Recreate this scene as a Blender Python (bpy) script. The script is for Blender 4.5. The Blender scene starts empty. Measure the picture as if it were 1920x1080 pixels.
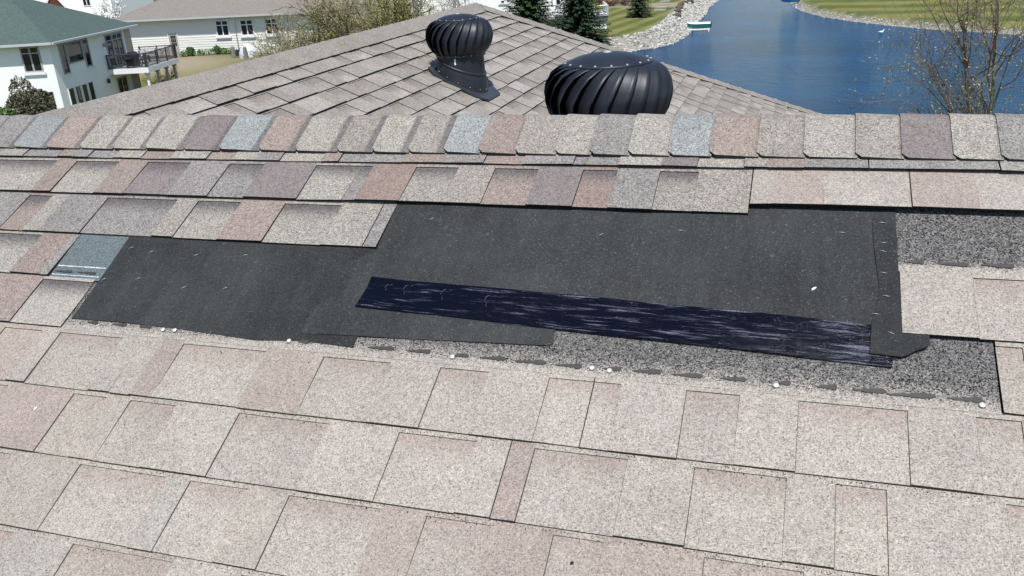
import bpy, math, random
import numpy as np
from mathutils import Vector, Matrix
R = math.radians
random.seed(7)
sc = bpy.context.scene
col = sc.collection

# ------------------------------------------------------------------ camera
FPX = 1649.03                                   # focal length in pixels of the 1920 px wide photo
M = np.array([[0.95064821, 0.05838617, -0.30472781],
              [0.30403876, -0.37115537, 0.87738482],
              [-0.06187423, -0.92673337, -0.37058985]])
ZC = 11.0                                       # camera height above the lake
camd = bpy.data.cameras.new('camera'); camo = bpy.data.objects.new('camera', camd); col.objects.link(camo)
camd.sensor_width = 36; camd.lens = FPX / 1920 * 36; camd.clip_start = 0.05; camd.clip_end = 3000
cx, cy, cz = M[:, 0], -M[:, 1], -M[:, 2]
camo.matrix_world = Matrix(((cx[0], cy[0], cz[0], 0), (cx[1], cy[1], cz[1], 0), (cx[2], cy[2], cz[2], ZC), (0, 0, 0, 1)))
sc.camera = camo

# ------------------------------------------------------------------ sky, sun, exposure
SUN_EL, SUN_AZ = R(62), math.atan2(-0.91, 0.42)      # azimuth as an angle from +X towards +Y
w = bpy.data.worlds.new("World"); sc.world = w; w.use_nodes = True
nt = w.node_tree; nt.nodes.clear()
sky = nt.nodes.new('ShaderNodeTexSky'); sky.sky_type = 'NISHITA'; sky.sun_disc = False
sky.sun_elevation = SUN_EL; sky.sun_rotation = math.pi / 2 - SUN_AZ
sky.dust_density = 0.15; sky.ozone_density = 2.5
bg = nt.nodes.new('ShaderNodeBackground'); bg.inputs[1].default_value = 0.115
wo = nt.nodes.new('ShaderNodeOutputWorld')
nt.links.new(sky.outputs[0], bg.inputs[0]); nt.links.new(bg.outputs[0], wo.inputs[0])
sd = bpy.data.lights.new('sun', 'SUN'); sd.energy = 4.5; sd.angle = R(0.5); sd.color = (1, 0.975, 0.935)
so = bpy.data.objects.new('sun', sd); col.objects.link(so)
sdir = Vector((math.cos(SUN_EL) * math.cos(SUN_AZ), math.cos(SUN_EL) * math.sin(SUN_AZ), math.sin(SUN_EL)))
so.rotation_euler = sdir.to_track_quat('Z', 'Y').to_euler(); so.location = (0, 0, 60)
sc.view_settings.view_transform = 'Standard'; sc.view_settings.look = 'None'
sc.view_settings.exposure = 0.42; sc.view_settings.gamma = 1

# ------------------------------------------------------------------ helpers
def lin(c):
    return tuple((x / 255 / 12.92) if x / 255 <= 0.04045 else ((x / 255 + 0.055) / 1.055) ** 2.4 for x in c)
def alb(c, k=2.2):                               # albedo that shows as sRGB c in full sun
    return tuple(x / k for x in lin(c))
def ray(x, y): return M @ np.array([x - 960, y - 540, FPX])
def at_z(x, y, z):
    r = ray(x, y); t = (z - ZC) / r[2]; return Vector((r[0] * t, r[1] * t, z))
def at_d(x, y, Z):
    r = ray(x, y) * Z / FPX; return Vector((r[0], r[1], r[2] + ZC))
def at_wall(x, y, P, d):                          # (distance along the wall, height)
    n = np.array([-d[1], d[0], 0]); r = ray(x, y)
    t = (n @ (np.array(P) - [0, 0, ZC])) / (n @ r); q = np.array([0, 0, ZC]) + r * t
    return float((q - np.array(P)) @ np.array([d[0], d[1], 0])), float(q[2])

class MB:
    def __init__(s): s.v = []; s.f = []; s.m = []; s.c = []; s.sm = []
    def face(s, pts, m=0, c=None, smooth=False):
        i = len(s.v); s.v += [tuple(p) for p in pts]; s.f.append(tuple(range(i, i + len(pts)))); s.m.append(m)
        s.sm.append(smooth)
        if c is None: c = (1, 1, 1, 1)
        s.c += [c] * len(pts) if not isinstance(c, list) else c
    def mesh(s, vs, fs, m=0, c=(1, 1, 1, 1), smooth=False):
        i = len(s.v); s.v += [tuple(p) for p in vs]
        for f in fs:
            s.f.append(tuple(i + k for k in f)); s.m.append(m); s.c += [c] * len(f); s.sm.append(smooth)
    def box(s, x0, x1, y0, y1, z0, z1, m=0, T=None, c=(1, 1, 1, 1)):
        p = [(x, y, z) for z in (z0, z1) for y in (y0, y1) for x in (x0, x1)]
        if T: p = [T(*q) for q in p]
        s.mesh(p, [(0, 2, 3, 1), (4, 5, 7, 6), (0, 1, 5, 4), (2, 6, 7, 3), (0, 4, 6, 2), (1, 3, 7, 5)], m, c)
    def tube(s, pts, rad, n=6, m=0, c=(1, 1, 1, 1), cap=True, smooth=True):
        pts = [Vector(p) for p in pts]; rings = []
        i0 = len(s.v)
        for k, p in enumerate(pts):
            d = (pts[min(k + 1, len(pts) - 1)] - pts[max(k - 1, 0)])
            d = d.normalized() if d.length > 1e-9 else Vector((0, 0, 1))
            a = d.cross(Vector((0, 0, 1))); 
            if a.length < 0.1: a = d.cross(Vector((1, 0, 0)))
            a.normalize(); b = d.cross(a)
            r = rad[k] if hasattr(rad, '__len__') else rad
            for j in range(n):
                t = 2 * math.pi * j / n
                s.v.append(tuple(p + a * (r * math.cos(t)) + b * (r * math.sin(t))))
        for k in range(len(pts) - 1):
            for j in range(n):
                q = (i0 + k * n + j, i0 + k * n + (j + 1) % n, i0 + (k + 1) * n + (j + 1) % n, i0 + (k + 1) * n + j)
                s.f.append(q); s.m.append(m); s.c += [c] * 4; s.sm.append(smooth)
        if cap:
            for k in (0, len(pts) - 1):
                s.f.append(tuple(i0 + k * n + j for j in range(n))); s.m.append(m); s.c += [c] * n; s.sm.append(False)
    def lathe(s, prof, n=24, m=0, T=None, c=(1, 1, 1, 1), smooth=True):
        vs = [(r * math.cos(2 * math.pi * j / n), r * math.sin(2 * math.pi * j / n), z) for r, z in prof for j in range(n)]
        if T: vs = [T(*p) for p in vs]
        fs = [(k * n + j, k * n + (j + 1) % n, (k + 1) * n + (j + 1) % n, (k + 1) * n + j) for k in range(len(prof) - 1) for j in range(n)]
        s.mesh(vs, fs, m, c, smooth)
    def build(s, name, mats, parent=None, loc=None):
        me = bpy.data.meshes.new(name)
        if loc is not None: s.v = [(x - loc[0], y - loc[1], z - loc[2]) for x, y, z in s.v]
        me.from_pydata(s.v, [], s.f)
        for m_ in (mats if isinstance(mats, (list, tuple)) else [mats]): me.materials.append(m_)
        me.polygons.foreach_set('material_index', s.m)
        me.polygons.foreach_set('use_smooth', s.sm)
        a = me.color_attributes.new('tone', 'FLOAT_COLOR', 'CORNER')
        a.data.foreach_set('color', np.array(s.c, dtype=np.float32).ravel())
        me.update()
        o = bpy.data.objects.new(name, me); col.objects.link(o)
        if loc is not None: o.location = loc
        if parent is not None:
            o.parent = parent
            o.matrix_parent_inverse = parent.matrix_basis.inverted()
        return o

def tag(o, label=None, cat=None, group=None, kind=None):
    if label: o['label'] = label
    if cat: o['category'] = cat
    if group: o['group'] = group
    if kind: o['kind'] = kind
    return o
def empty(name, loc, label, cat, group=None):
    o = bpy.data.objects.new(name, None); col.objects.link(o); o.location = loc; o.empty_display_size = 0.2
    return tag(o, label, cat, group)
def copy_tree(o, parent=None):
    c = o.copy(); col.objects.link(c)
    if parent is not None: c.parent = parent
    for ch in list(o.children): copy_tree(ch, c)
    return c

# ------------------------------------------------------------------ materials
def newmat(name):
    m = bpy.data.materials.new(name); m.use_nodes = True
    t = m.node_tree; b = t.nodes['Principled BSDF']; return m, t, b
def ramp(t, stops, fac=None, interp='LINEAR'):
    r = t.nodes.new('ShaderNodeValToRGB'); r.color_ramp.interpolation = interp
    e = r.color_ramp.elements
    while len(e) < len(stops): e.new(0.5)
    for k, (p, c) in enumerate(stops):
        e[k].position = p; e[k].color = (c, c, c, 1) if not hasattr(c, '__len__') else (*c[:3], 1)
    if fac is not None: t.links.new(fac, r.inputs[0])
    return r
def mixc(t, mode, fac, a, b):
    n = t.nodes.new('ShaderNodeMix'); n.data_type = 'RGBA'; n.blend_type = mode; n.clamp_factor = False
    for sock, val in ((n.inputs[0], fac), (n.inputs[6], a), (n.inputs[7], b)):
        if hasattr(val, 'is_output'): t.links.new(val, sock)
        elif hasattr(val, '__len__'): sock.default_value = (*val[:3], 1)
        else: sock.default_value = val
    return n.outputs[2]
def coords(t, scale=None, obj=True):
    tc = t.nodes.new('ShaderNodeTexCoord'); o = tc.outputs['Object' if obj else 'Generated']
    if scale:
        mp = t.nodes.new('ShaderNodeMapping'); mp.inputs['Scale'].default_value = scale
        t.links.new(o, mp.inputs[0]); o = mp.outputs[0]
    return o
def noise(t, scale, vec, detail=4, rough=0.6):
    n = t.nodes.new('ShaderNodeTexNoise'); n.inputs['Scale'].default_value = scale; n.inputs['Detail'].default_value = detail
    n.inputs['Roughness'].default_value = rough; t.links.new(vec, n.inputs['Vector']); return n.outputs[0]
def voro(t, scale, vec):
    n = t.nodes.new('ShaderNodeTexVoronoi'); n.inputs['Scale'].default_value = scale; t.links.new(vec, n.inputs['Vector'])
    s = t.nodes.new('ShaderNodeSeparateColor'); t.links.new(n.outputs['Color'], s.inputs[0]); return s.outputs
def math_(t, op, a, b=0.0):
    n = t.nodes.new('ShaderNodeMath'); n.operation = op
    for sock, val in ((n.inputs[0], a), (n.inputs[1], b)):
        if hasattr(val, 'is_output'): t.links.new(val, sock)
        else: sock.default_value = val
    return n.outputs[0]
def bump(t, b, h, strength, dist):
    n = t.nodes.new('ShaderNodeBump'); n.inputs['Strength'].default_value = strength; n.inputs['Distance'].default_value = dist
    t.links.new(h, n.inputs['Height']); t.links.new(n.outputs[0], b.inputs['Normal'])

def granule_mat(name, cell=0.0017):
    """mineral granules: the tone attribute gives the blend of the tab, its alpha how mixed black and white the granules are"""
    m, t, b = newmat(name)
    at = t.nodes.new('ShaderNodeAttribute'); at.attribute_name = 'tone'
    v = coords(t)
    f = voro(t, 1 / cell, v); g = voro(t, 1 / (cell * 2.6), v)
    r1 = ramp(t, [(0, 0.05), (0.09, 0.25), (0.2, 0.74), (0.5, 1.02), (0.78, 1.3), (1, 1.75)], f[0])
    r2 = ramp(t, [(0, 0.7), (0.2, 0.94), (0.7, 1.03), (1, 1.18)], g[1])
    mul = mixc(t, 'MULTIPLY', 1.0, r1.outputs[0], r2.outputs[0])
    sp = mixc(t, 'MIX', at.outputs['Alpha'], (1, 1, 1), mul)
    big = ramp(t, [(0.25, 0.90), (0.75, 1.09)], noise(t, 11, v, 7, 0.7))
    tint = mixc(t, 'MIX', f[2], (1.04, 0.99, 0.94), (0.96, 1.0, 1.05))
    c = mixc(t, 'MULTIPLY', 1.0, at.outputs['Color'], sp)
    c = mixc(t, 'MULTIPLY', 1.0, c, big.outputs[0])
    st = ramp(t, [(0.3, 0.93), (0.5, 1.0), (0.75, 1.05)], noise(t, 1.0, coords(t, (5.0, 1.6, 1.6)), 6, 0.65))
    c = mixc(t, 'MULTIPLY', 1.0, c, st.outputs[0])
    wn = ramp(t, [(0.58, 1.0), (0.70, 0.86)], noise(t, 42, v, 4, 0.6))
    c = mixc(t, 'MULTIPLY', 1.0, c, wn.outputs[0])
    c = mixc(t, 'MULTIPLY', 1.0, c, tint)
    t.links.new(c, b.inputs['Base Color']); b.inputs['Roughness'].default_value = 0.9
    b.inputs['Specular IOR Level'].default_value = 0.25
    bump(t, b, f[1], 0.35, 0.0012)
    return m
GRAN = granule_mat('shingle_granules')
GRANF = granule_mat('wing_shingle_granules', 0.0045)

def plain(name, c, rough=0.7, spec=0.3, metal=0.0, var=0.0, scale=6.0, bmp=0.0, bscale=60, bdist=0.01):
    m, t, b = newmat(name)
    b.inputs['Base Color'].default_value = (*c, 1); b.inputs['Roughness'].default_value = rough
    b.inputs['Specular IOR Level'].default_value = spec; b.inputs['Metallic'].default_value = metal
    if var or bmp:
        v = coords(t)
        if var:
            r = ramp(t, [(0.25, 1 - var), (0.75, 1 + var)], noise(t, scale, v, 6))
            t.links.new(mixc(t, 'MULTIPLY', 1.0, c, r.outputs[0]), b.inputs['Base Color'])
        if bmp: bump(t, b, noise(t, bscale, v, 3), bmp, bdist)
    return m
def tonemat(name, rough=0.8, spec=0.2, var=0.2, scale=3.0, trans=0.0):
    m, t, b = newmat(name)
    at = t.nodes.new('ShaderNodeAttribute'); at.attribute_name = 'tone'
    r = ramp(t, [(0.2, 1 - var), (0.8, 1 + var)], noise(t, scale, coords(t), 4))
    t.links.new(mixc(t, 'MULTIPLY', 1.0, at.outputs['Color'], r.outputs[0]), b.inputs['Base Color'])
    b.inputs['Roughness'].default_value = rough; b.inputs['Specular IOR Level'].default_value = spec
    return m
ASPH = plain('asphalt_edge', (0.016, 0.015, 0.015), 0.85, 0.2)
ASPH2 = plain('worn_shingle_edge', (0.068, 0.062, 0.057), 0.9, 0.15)
SEAL = plain('adhesive_tar', (0.042, 0.037, 0.034), 0.6, 0.3, var=0.15, scale=80)

def felt_mat(g=1.0):
    m, t, b = newmat('felt_underlayment'); v = coords(t)
    s = voro(t, 1 / 0.0019, v); s2 = voro(t, 1 / 0.007, v)
    fleck = ramp(t, [(0, 0.62), (0.4, 0.95), (0.8, 1.1), (0.94, 1.5), (0.99, 2.0), (1, 3.6)], s[0])
    fleck2 = ramp(t, [(0, 0.93), (0.95, 1.04), (0.99, 1.1), (1, 1.6)], s2[0])
    big = ramp(t, [(0.3, (0.0225 * g, 0.023 * g, 0.023 * g)), (0.7, (0.032 * g, 0.0327 * g, 0.0325 * g))], noise(t, 3.0, v, 4))
    wrk = ramp(t, [(0.35, 0.86), (0.65, 1.1)], noise(t, 1.0, coords(t, (30, 4, 4)), 5))
    c = mixc(t, 'MULTIPLY', 1.0, big.outputs[0], fleck.outputs[0]); c = mixc(t, 'MULTIPLY', 1.0, c, fleck2.outputs[0])
    c = mixc(t, 'MULTIPLY', 1.0, c, wrk.outputs[0])
    dust = ramp(t, [(0.45, 0.0), (0.75, 0.35)], noise(t, 4.5, coords(t, (1, 1.6, 1)), 7, 0.7))
    c = mixc(t, 'MIX', dust.outputs[0], c, (0.06, 0.062, 0.062))
    t.links.new(c, b.inputs['Base Color']); b.inputs['Roughness'].default_value = 0.88; b.inputs['Specular IOR Level'].default_value = 0.15
    bump(t, b, noise(t, 260, v, 3), 0.25, 0.001)
    return m
FELT = felt_mat(0.96); FELT2 = felt_mat(1.22)
def membrane_mat():
    m, t, b = newmat('self_adhesive_membrane')
    tc = t.nodes.new('ShaderNodeTexCoord'); mp = t.nodes.new('ShaderNodeMapping')
    mp.inputs['Rotation'].default_value = (0, 0, R(2.2)); mp.inputs['Scale'].default_value = (1, 1, 1)
    t.links.new(tc.outputs['Object'], mp.inputs[0])
    mp2 = t.nodes.new('ShaderNodeMapping'); mp2.inputs['Scale'].default_value = (13, 420, 420); t.links.new(mp.outputs[0], mp2.inputs[0])
    n1 = noise(t, 1.0, mp2.outputs[0], 6, 0.75)
    mp3 = t.nodes.new('ShaderNodeMapping'); mp3.inputs['Scale'].default_value = (10, 130, 130); t.links.new(mp.outputs[0], mp3.inputs[0])
    n2 = noise(t, 1.0, mp3.outputs[0], 4)
    n3 = noise(t, 420, mp.outputs[0], 2)
    sx = t.nodes.new('ShaderNodeSeparateXYZ'); t.links.new(tc.outputs['Object'], sx.inputs[0])
    wear_glare = ramp(t, [(0, 0.0), (0.45, 0.10), (1, 0.34)], math_(t, 'ADD', math_(t, 'MULTIPLY', sx.outputs[0], 1.0), 0.84))   # scuffs, thickened towards one end to paint in the sun glare
    msk = math_(t, 'ADD', math_(t, 'MULTIPLY', n1, n2), math_(t, 'MULTIPLY', wear_glare.outputs[0], 0.18))
    scr_glare = ramp(t, [(0.31, 0.0), (0.35, 0.25), (0.42, 1.0)], msk)
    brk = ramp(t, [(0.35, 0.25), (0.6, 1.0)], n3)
    scr_glare = ramp(t, [(0, 0), (1, 1)], math_(t, 'MULTIPLY', scr_glare.outputs[0], brk.outputs[0]))
    c = mixc(t, 'MIX', scr_glare.outputs[0], (0.0010, 0.0012, 0.0048), (0.15, 0.155, 0.205))
    t.links.new(c, b.inputs['Base Color'])
    r = ramp(t, [(0.3, 0.13), (0.7, 0.24)], n2); t.links.new(r.outputs[0], b.inputs['Roughness'])
    b.inputs['Specular IOR Level'].default_value = 0.28
    h = math_(t, 'ADD', n1, math_(t, 'MULTIPLY', n3, 0.25))
    bump(t, b, h, 0.45, 0.002)
    return m
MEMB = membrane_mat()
BLACK = plain('black_painted_metal', (0.013, 0.015, 0.021), 0.46, 0.4, var=0.45, scale=11, bmp=0.10, bscale=11, bdist=0.006)
FLASH = plain('dark_flashing', (0.028, 0.030, 0.036), 0.45, 0.5, var=0.2, scale=20)
GALV = plain('bright_metal', (0.75, 0.76, 0.78), 0.3, 0.6, 0.6)
RIV = plain('dull_rivet', (0.30, 0.31, 0.33), 0.5, 0.4, 0.1)
NAILM = plain('nail_head', (0.52, 0.51, 0.48), 0.45, 0.4, 0.2, var=0.1, scale=90)
STEEL = plain('staple_steel', (0.5, 0.5, 0.5), 0.4, 0.5, 0.5)
CHIP = plain('pale_chip', (0.8, 0.79, 0.75), 0.7, 0.3)
STUCCO = plain('cream_stucco', (0.80, 0.80, 0.77), 0.9, 0.15, var=0.03, scale=3, bmp=0.1, bscale=40)
SIDING = plain('beige_siding', (0.70, 0.68, 0.62), 0.75, 0.25, var=0.03, scale=2)
WHITEP = plain('white_paint', (0.72, 0.72, 0.71), 0.6, 0.3, var=0.03, scale=4)
GREYP = plain('grey_paint', (0.34, 0.34, 0.345), 0.65, 0.3, var=0.06, scale=4)
DARKRAIL = plain('dark_bronze_rail', (0.035, 0.032, 0.034), 0.5, 0.4)
SKIRT = plain('blue_grey_skirt', (0.13, 0.14, 0.155), 0.7, 0.3, var=0.08)
GUTTER = plain('grey_gutter', (0.42, 0.43, 0.43), 0.45, 0.4)
BRICK = plain('tan_brick', (0.42, 0.36, 0.28), 0.9, 0.1, var=0.2, scale=9)
REDWOOD = plain('red_brown_gable', (0.12, 0.042, 0.026), 0.85, 0.15, var=0.2, scale=8)
CUSH = plain('light_cushion', (0.6, 0.6, 0.62), 0.9, 0.1)
WICK = plain('grey_wicker', (0.16, 0.155, 0.15), 0.8, 0.2, var=0.2, scale=30)
def glass_mat():
    m, t, b = newmat('window_glass'); v = coords(t)
    b.inputs['Base Color'].default_value = (0.012, 0.014, 0.017, 1); b.inputs['Roughness'].default_value = 0.06
    b.inputs['Specular IOR Level'].default_value = 0.5
    bump(t, b, noise(t, 1.2, v, 2), 0.06, 0.05)
    return m
GLASS = glass_mat()
def roofmat(name, c, var=0.12):
    m, t, b = newmat(name); v = coords(t)
    n = ramp(t, [(0.3, 1 - var), (0.7, 1 + var)], noise(t, 2.6, v, 8, 0.75))
    s = voro(t, 9, coords(t, (1.0, 1.0, 3.0))); r2 = ramp(t, [(0, 0.86), (1, 1.14)], s[0])
    c2 = mixc(t, 'MULTIPLY', 1.0, c, n.outputs[0]); c2 = mixc(t, 'MULTIPLY', 1.0, c2, r2.outputs[0])
    t.links.new(c2, b.inputs['Base Color']); b.inputs['Roughness'].default_value = 0.92; b.inputs['Specular IOR Level'].default_value = 0.2
    return m
GREENROOF = roofmat('green_shingles', alb((100, 117, 111), 1.9))
TAUPEROOF = roofmat('taupe_shingles', alb((165, 156, 147), 2.0), 0.06)
BROWNROOF = roofmat('brown_shingles', (0.11, 0.085, 0.072))
REDROOF = roofmat('maroon_shingles', (0.12, 0.062, 0.058))
BARK = tonemat('bark', 0.95, 0.1, 0.3, 8)
LEAF = tonemat('leaves', 0.7, 0.25, 0.22, 2.0)
ROCK = tonemat('riprap_stone', 0.9, 0.2, 0.12, 4.0)

# ------------------------------------------------------------------ water, ground
WATER_POLY = [(300, 20), (60, 24), (15, 26), (0, 30), (-12, 40), (-22, 60), (-25, 72), (-21.5, 79), (-18.2, 82.5), (-16, 86.9), (-14.9, 87.8),
              (-13.4, 90.4), (-12.8, 93.2), (-12.6, 100.6), (-12.8, 107), (-13.2, 113), (-13.1, 119.5), (-13.9, 131), (-13.7, 144), (-15, 200),
              (-15, 420), (6, 420), (4, 200), (-2, 150), (-2.6, 134.3), (-1.7, 125.9), (-.7, 120.4), (1.5, 113), (4.5, 107.3), (7.5, 102.6),
              (10.2, 98.9), (13.2, 95.7), (16, 93.3), (18.2, 91.1), (30, 84), (60, 76), (300, 70)]
def sdist(X, Y, poly):
    """signed distance to the water polygon: positive on land"""
    D = np.full(X.shape, 1e9); inside = np.zeros(X.shape, bool)
    n = len(poly)
    for i in range(n):
        (ax, ay), (bx, by) = poly[i], poly[(i + 1) % n]
        dx, dy = bx - ax, by - ay; L = dx * dx + dy * dy
        t = np.clip(((X - ax) * dx + (Y - ay) * dy) / L, 0, 1)
        D = np.minimum(D, np.hypot(X - ax - t * dx, Y - ay - t * dy))
        cr = ((ay > Y) != (by > Y)) & (X < (bx - ax) * (Y - ay) / (by - ay + 1e-12) + ax)
        inside ^= cr
    return np.where(inside, -D, D)
def sstep(a, b, x):
    t = np.clip((x - a) / (b - a), 0, 1); return t * t * (3 - 2 * t)
def land_h(X, Y):
    d = sdist(X, Y, WATER_POLY)
    right = (X > -6) & (Y > 60)
    bw = np.where(right, 1.6, 3.0); top = np.where(right, 0.75, 1.15)
    h = np.where(d > 0, top * sstep(0, 1, np.minimum(d / bw, 1)) ** 0.8, -0.25 * np.minimum(-d, 8))
    h += np.where(d > 0, np.where(right, 0.012 * np.maximum(d - 2, 0), 0.006 * np.maximum(d - 4, 0)), 0)
    h += np.where(d > 0, 1.55 * sstep(58, 67, Y) * sstep(-34, -44, X), 0)
    h += np.where(d > 0, 0.10 * (np.sin(X * .21 + Y * .13) * np.cos(Y * .17 - X * .07)) * np.minimum(d / 8, 1), 0)
    return h, d
def H(x, y): return float(land_h(np.array([x], float), np.array([y], float))[0][0])

def ground_mat():
    m, t, b = newmat('ground'); v = coords(t)
    at = t.nodes.new('ShaderNodeAttribute'); at.attribute_name = 'tone'
    sp = t.nodes.new('ShaderNodeSeparateColor'); t.links.new(at.outputs['Color'], sp.inputs[0])
    n1 = noise(t, 0.35, v, 6); n2 = noise(t, 9, v, 6, 0.8)
    g = ramp(t, [(0.3, (0.098, 0.110, 0.030)), (0.55, (0.128, 0.132, 0.042)), (0.75, (0.165, 0.152, 0.060))], n1)
    fine = ramp(t, [(0.25, 0.78), (0.75, 1.2)], n2)
    def stripes(ax, ay, off, width):
        s = t.nodes.new('ShaderNodeSeparateXYZ'); t.links.new(v, s.inputs[0])
        d = math_(t, 'ADD', math_(t, 'MULTIPLY', s.outputs[0], ax), math_(t, 'MULTIPLY', s.outputs[1], ay))
        d = math_(t, 'ADD', d, math_(t, 'MULTIPLY', noise(t, 0.12, v, 2), 1.2))
        k = math_(t, 'SINE', math_(t, 'MULTIPLY', math_(t, 'ADD', d, off), math.pi / width))
        return ramp(t, [(0.40, (0.72, 0.80, 0.76)), (0.60, (1.25, 1.17, 1.14))], math_(t, 'ADD', math_(t, 'MULTIPLY', k, 0.5), 0.5)).outputs[0]
    sl = stripes(0.992, -0.12, 0.3, 1.25); sr = stripes(0.30, 0.955, 0.0, 3.6)
    c = mixc(t, 'MULTIPLY', 1.0, g.outputs[0], fine.outputs[0])
    c = mixc(t, 'MULTIPLY', sp.outputs[0], c, sl); c = mixc(t, 'MULTIPLY', sp.outputs[1], c, sr)
    dirt = ramp(t, [(0.3, (0.17, 0.13, 0.085)), (0.7, (0.34, 0.29, 0.22))], n2)
    c = mixc(t, 'MIX', sp.outputs[2], c, dirt.outputs[0])
    bank = ramp(t, [(0.3, (0.14, 0.125, 0.10)), (0.7, (0.34, 0.32, 0.28))], n2)
    c = mixc(t, 'MIX', at.outputs['Alpha'], c, bank.outputs[0])
    t.links.new(c, b.inputs['Base Color']); b.inputs['Roughness'].default_value = 0.95; b.inputs['Specular IOR Level'].default_value = 0.1
    bump(t, b, n2, 0.4, 0.05)
    return m
def build_ground():
    xs = np.concatenate([[-1500, -700, -350, -200, -140, -110], np.arange(-95, 70, 1.0), [80, 100, 140, 200, 300, 700, 1500]])
    ys = np.concatenate([[-1500, -500, -150, -60, -30], np.arange(-16, 60, 2.0), np.arange(60, 150, 0.8), np.arange(150, 220, 4.0), [240, 280, 340, 420, 600, 1000, 1800]])
    X, Y = np.meshgrid(xs, ys); Hh, D = land_h(X, Y)
    nx, ny = len(xs), len(ys)
    vs = np.stack([X, Y, Hh], -1).reshape(-1, 3)
    idx = np.arange(nx * ny).reshape(ny, nx)
    fs = np.stack([idx[:-1, :-1], idx[:-1, 1:], idx[1:, 1:], idx[1:, :-1]], -1).reshape(-1, 4)
    me = bpy.data.meshes.new('ground'); me.from_pydata(vs.tolist(), [], fs.tolist()); me.materials.append(ground_mat())
    right = ((X > -6) & (Y > 60)).astype(float); left = ((X < -8) & (Y > 78) & (X > -32)).astype(float)
    bankL = sstep(3.4, 2.6, D) * (1 - right) + sstep(.9, .5, D) * right
    dirt = sstep(4.5, 1.0, np.hypot((X + 53) / 2.4, (Y - 65.0))) * .9
    dirt = np.maximum(dirt, sstep(5, 3, np.hypot((X + 19.5) / 1.6, (Y - 124))) * .9)
    cl = np.stack([left, right, np.clip(dirt, 0, 1), np.clip(bankL, 0, 1)], -1).reshape(-1, 4)
    a = me.color_attributes.new('tone', 'FLOAT_COLOR', 'POINT'); a.data.foreach_set('color', cl.astype(np.float32).ravel())
    me.polygons.foreach_set('use_smooth', [True] * len(me.polygons))
    o = bpy.data.objects.new('ground', me); col.objects.link(o); tag(o, 'green mown lawns sloping down to the lake shore', 'ground', kind='structure')
build_ground()
def water_mat():
    m, t, b = newmat('lake_water'); v = coords(t)
    n1 = noise(t, 0.85, coords(t, (.8, 1.7, 1)), 6, 0.7); n2 = noise(t, 0.045, coords(t, (1, 2.2, 1)), 5, 0.65)
    c = ramp(t, [(0.38, (0.001, 0.060, 0.150)), (0.62, (0.0015, 0.086, 0.210))], n2)
    t.links.new(c.outputs[0], b.inputs['Base Color'])
    b.inputs['Roughness'].default_value = 0.10; b.inputs['IOR'].default_value = 1.11; b.inputs['Specular IOR Level'].default_value = 0.15
    bump(t, b, n1, 1.0, 1.1)
    return m
wb = MB(); wb.face([(-1600, -1600, 0), (1600, -1600, 0), (1600, 1900, 0), (-1600, 1900, 0)])
tag(wb.build('lake', water_mat()), 'rippled blue lake between the stone lined lawns', 'lake', kind='structure')

# ------------------------------------------------------------------ stones along the shores
def ico(sub=1):
    import bmesh
    bm = bmesh.new(); bmesh.ops.create_icosphere(bm, subdivisions=sub, radius=1)
    vs = [v.co.copy() for v in bm.verts]; fs = [[v.index for v in f.verts] for f in bm.faces]; bm.free(); return vs, fs
ICO1 = ico(1); ICO2 = ico(2)
def rock(mb, p, s, c):
    rz = random.uniform(0, 6.28); a, b_, c_ = s * random.uniform(.75, 1.3), s * random.uniform(.7, 1.1), s * random.uniform(.5, .8)
    vs = []
    for v in ICO1[0]:
        k = random.uniform(.8, 1.15); x, y, z = v.x * a * k, v.y * b_ * k, v.z * c_ * k
        vs.append((p[0] + x * math.cos(rz) - y * math.sin(rz), p[1] + x * math.sin(rz) + y * math.cos(rz), p[2] + z))
    mb.mesh(vs, ICO1[1], 0, c)
def stone_col():
    k = random.choice([.46, .42, .38, .32, .26, .44, .18]) * random.uniform(.9, 1.1); return (k * 1.0, k * .96, k * random.uniform(.80, .92), 1)
def riprap(pts, width, dens, smin, smax, label):
    mb = MB()
    for (ax, ay), (bx, by) in zip(pts[:-1], pts[1:]):
        L = math.hypot(bx - ax, by - ay); nx, ny = -(by - ay) / L, (bx - ax) / L
        for _ in range(int(L * width * dens)):
            t = random.random(); o = random.uniform(-0.25, width)
            x, y = ax + (bx - ax) * t, ay + (by - ay) * t
            if sdist(np.array([x + nx * .6]), np.array([y + ny * .6]), WATER_POLY)[0] < 0: nx, ny = -nx, -ny
            x += nx * o; y += ny * o
            s = random.uniform(smin, smax)
            rock(mb, (x, y, H(x, y) + s * .15), s, stone_col())
    tag(mb.build('riprap_stones', ROCK), label, 'shore stones', kind='stuff')
riprap(WATER_POLY[6:20], 3.1, 17, .07, .19, 'broad bank of pale riprap stones below the left lawn')
riprap(WATER_POLY[23:36], .85, 15, .06, .15, 'narrow line of pale stones edging the lawn across the lake')

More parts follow.
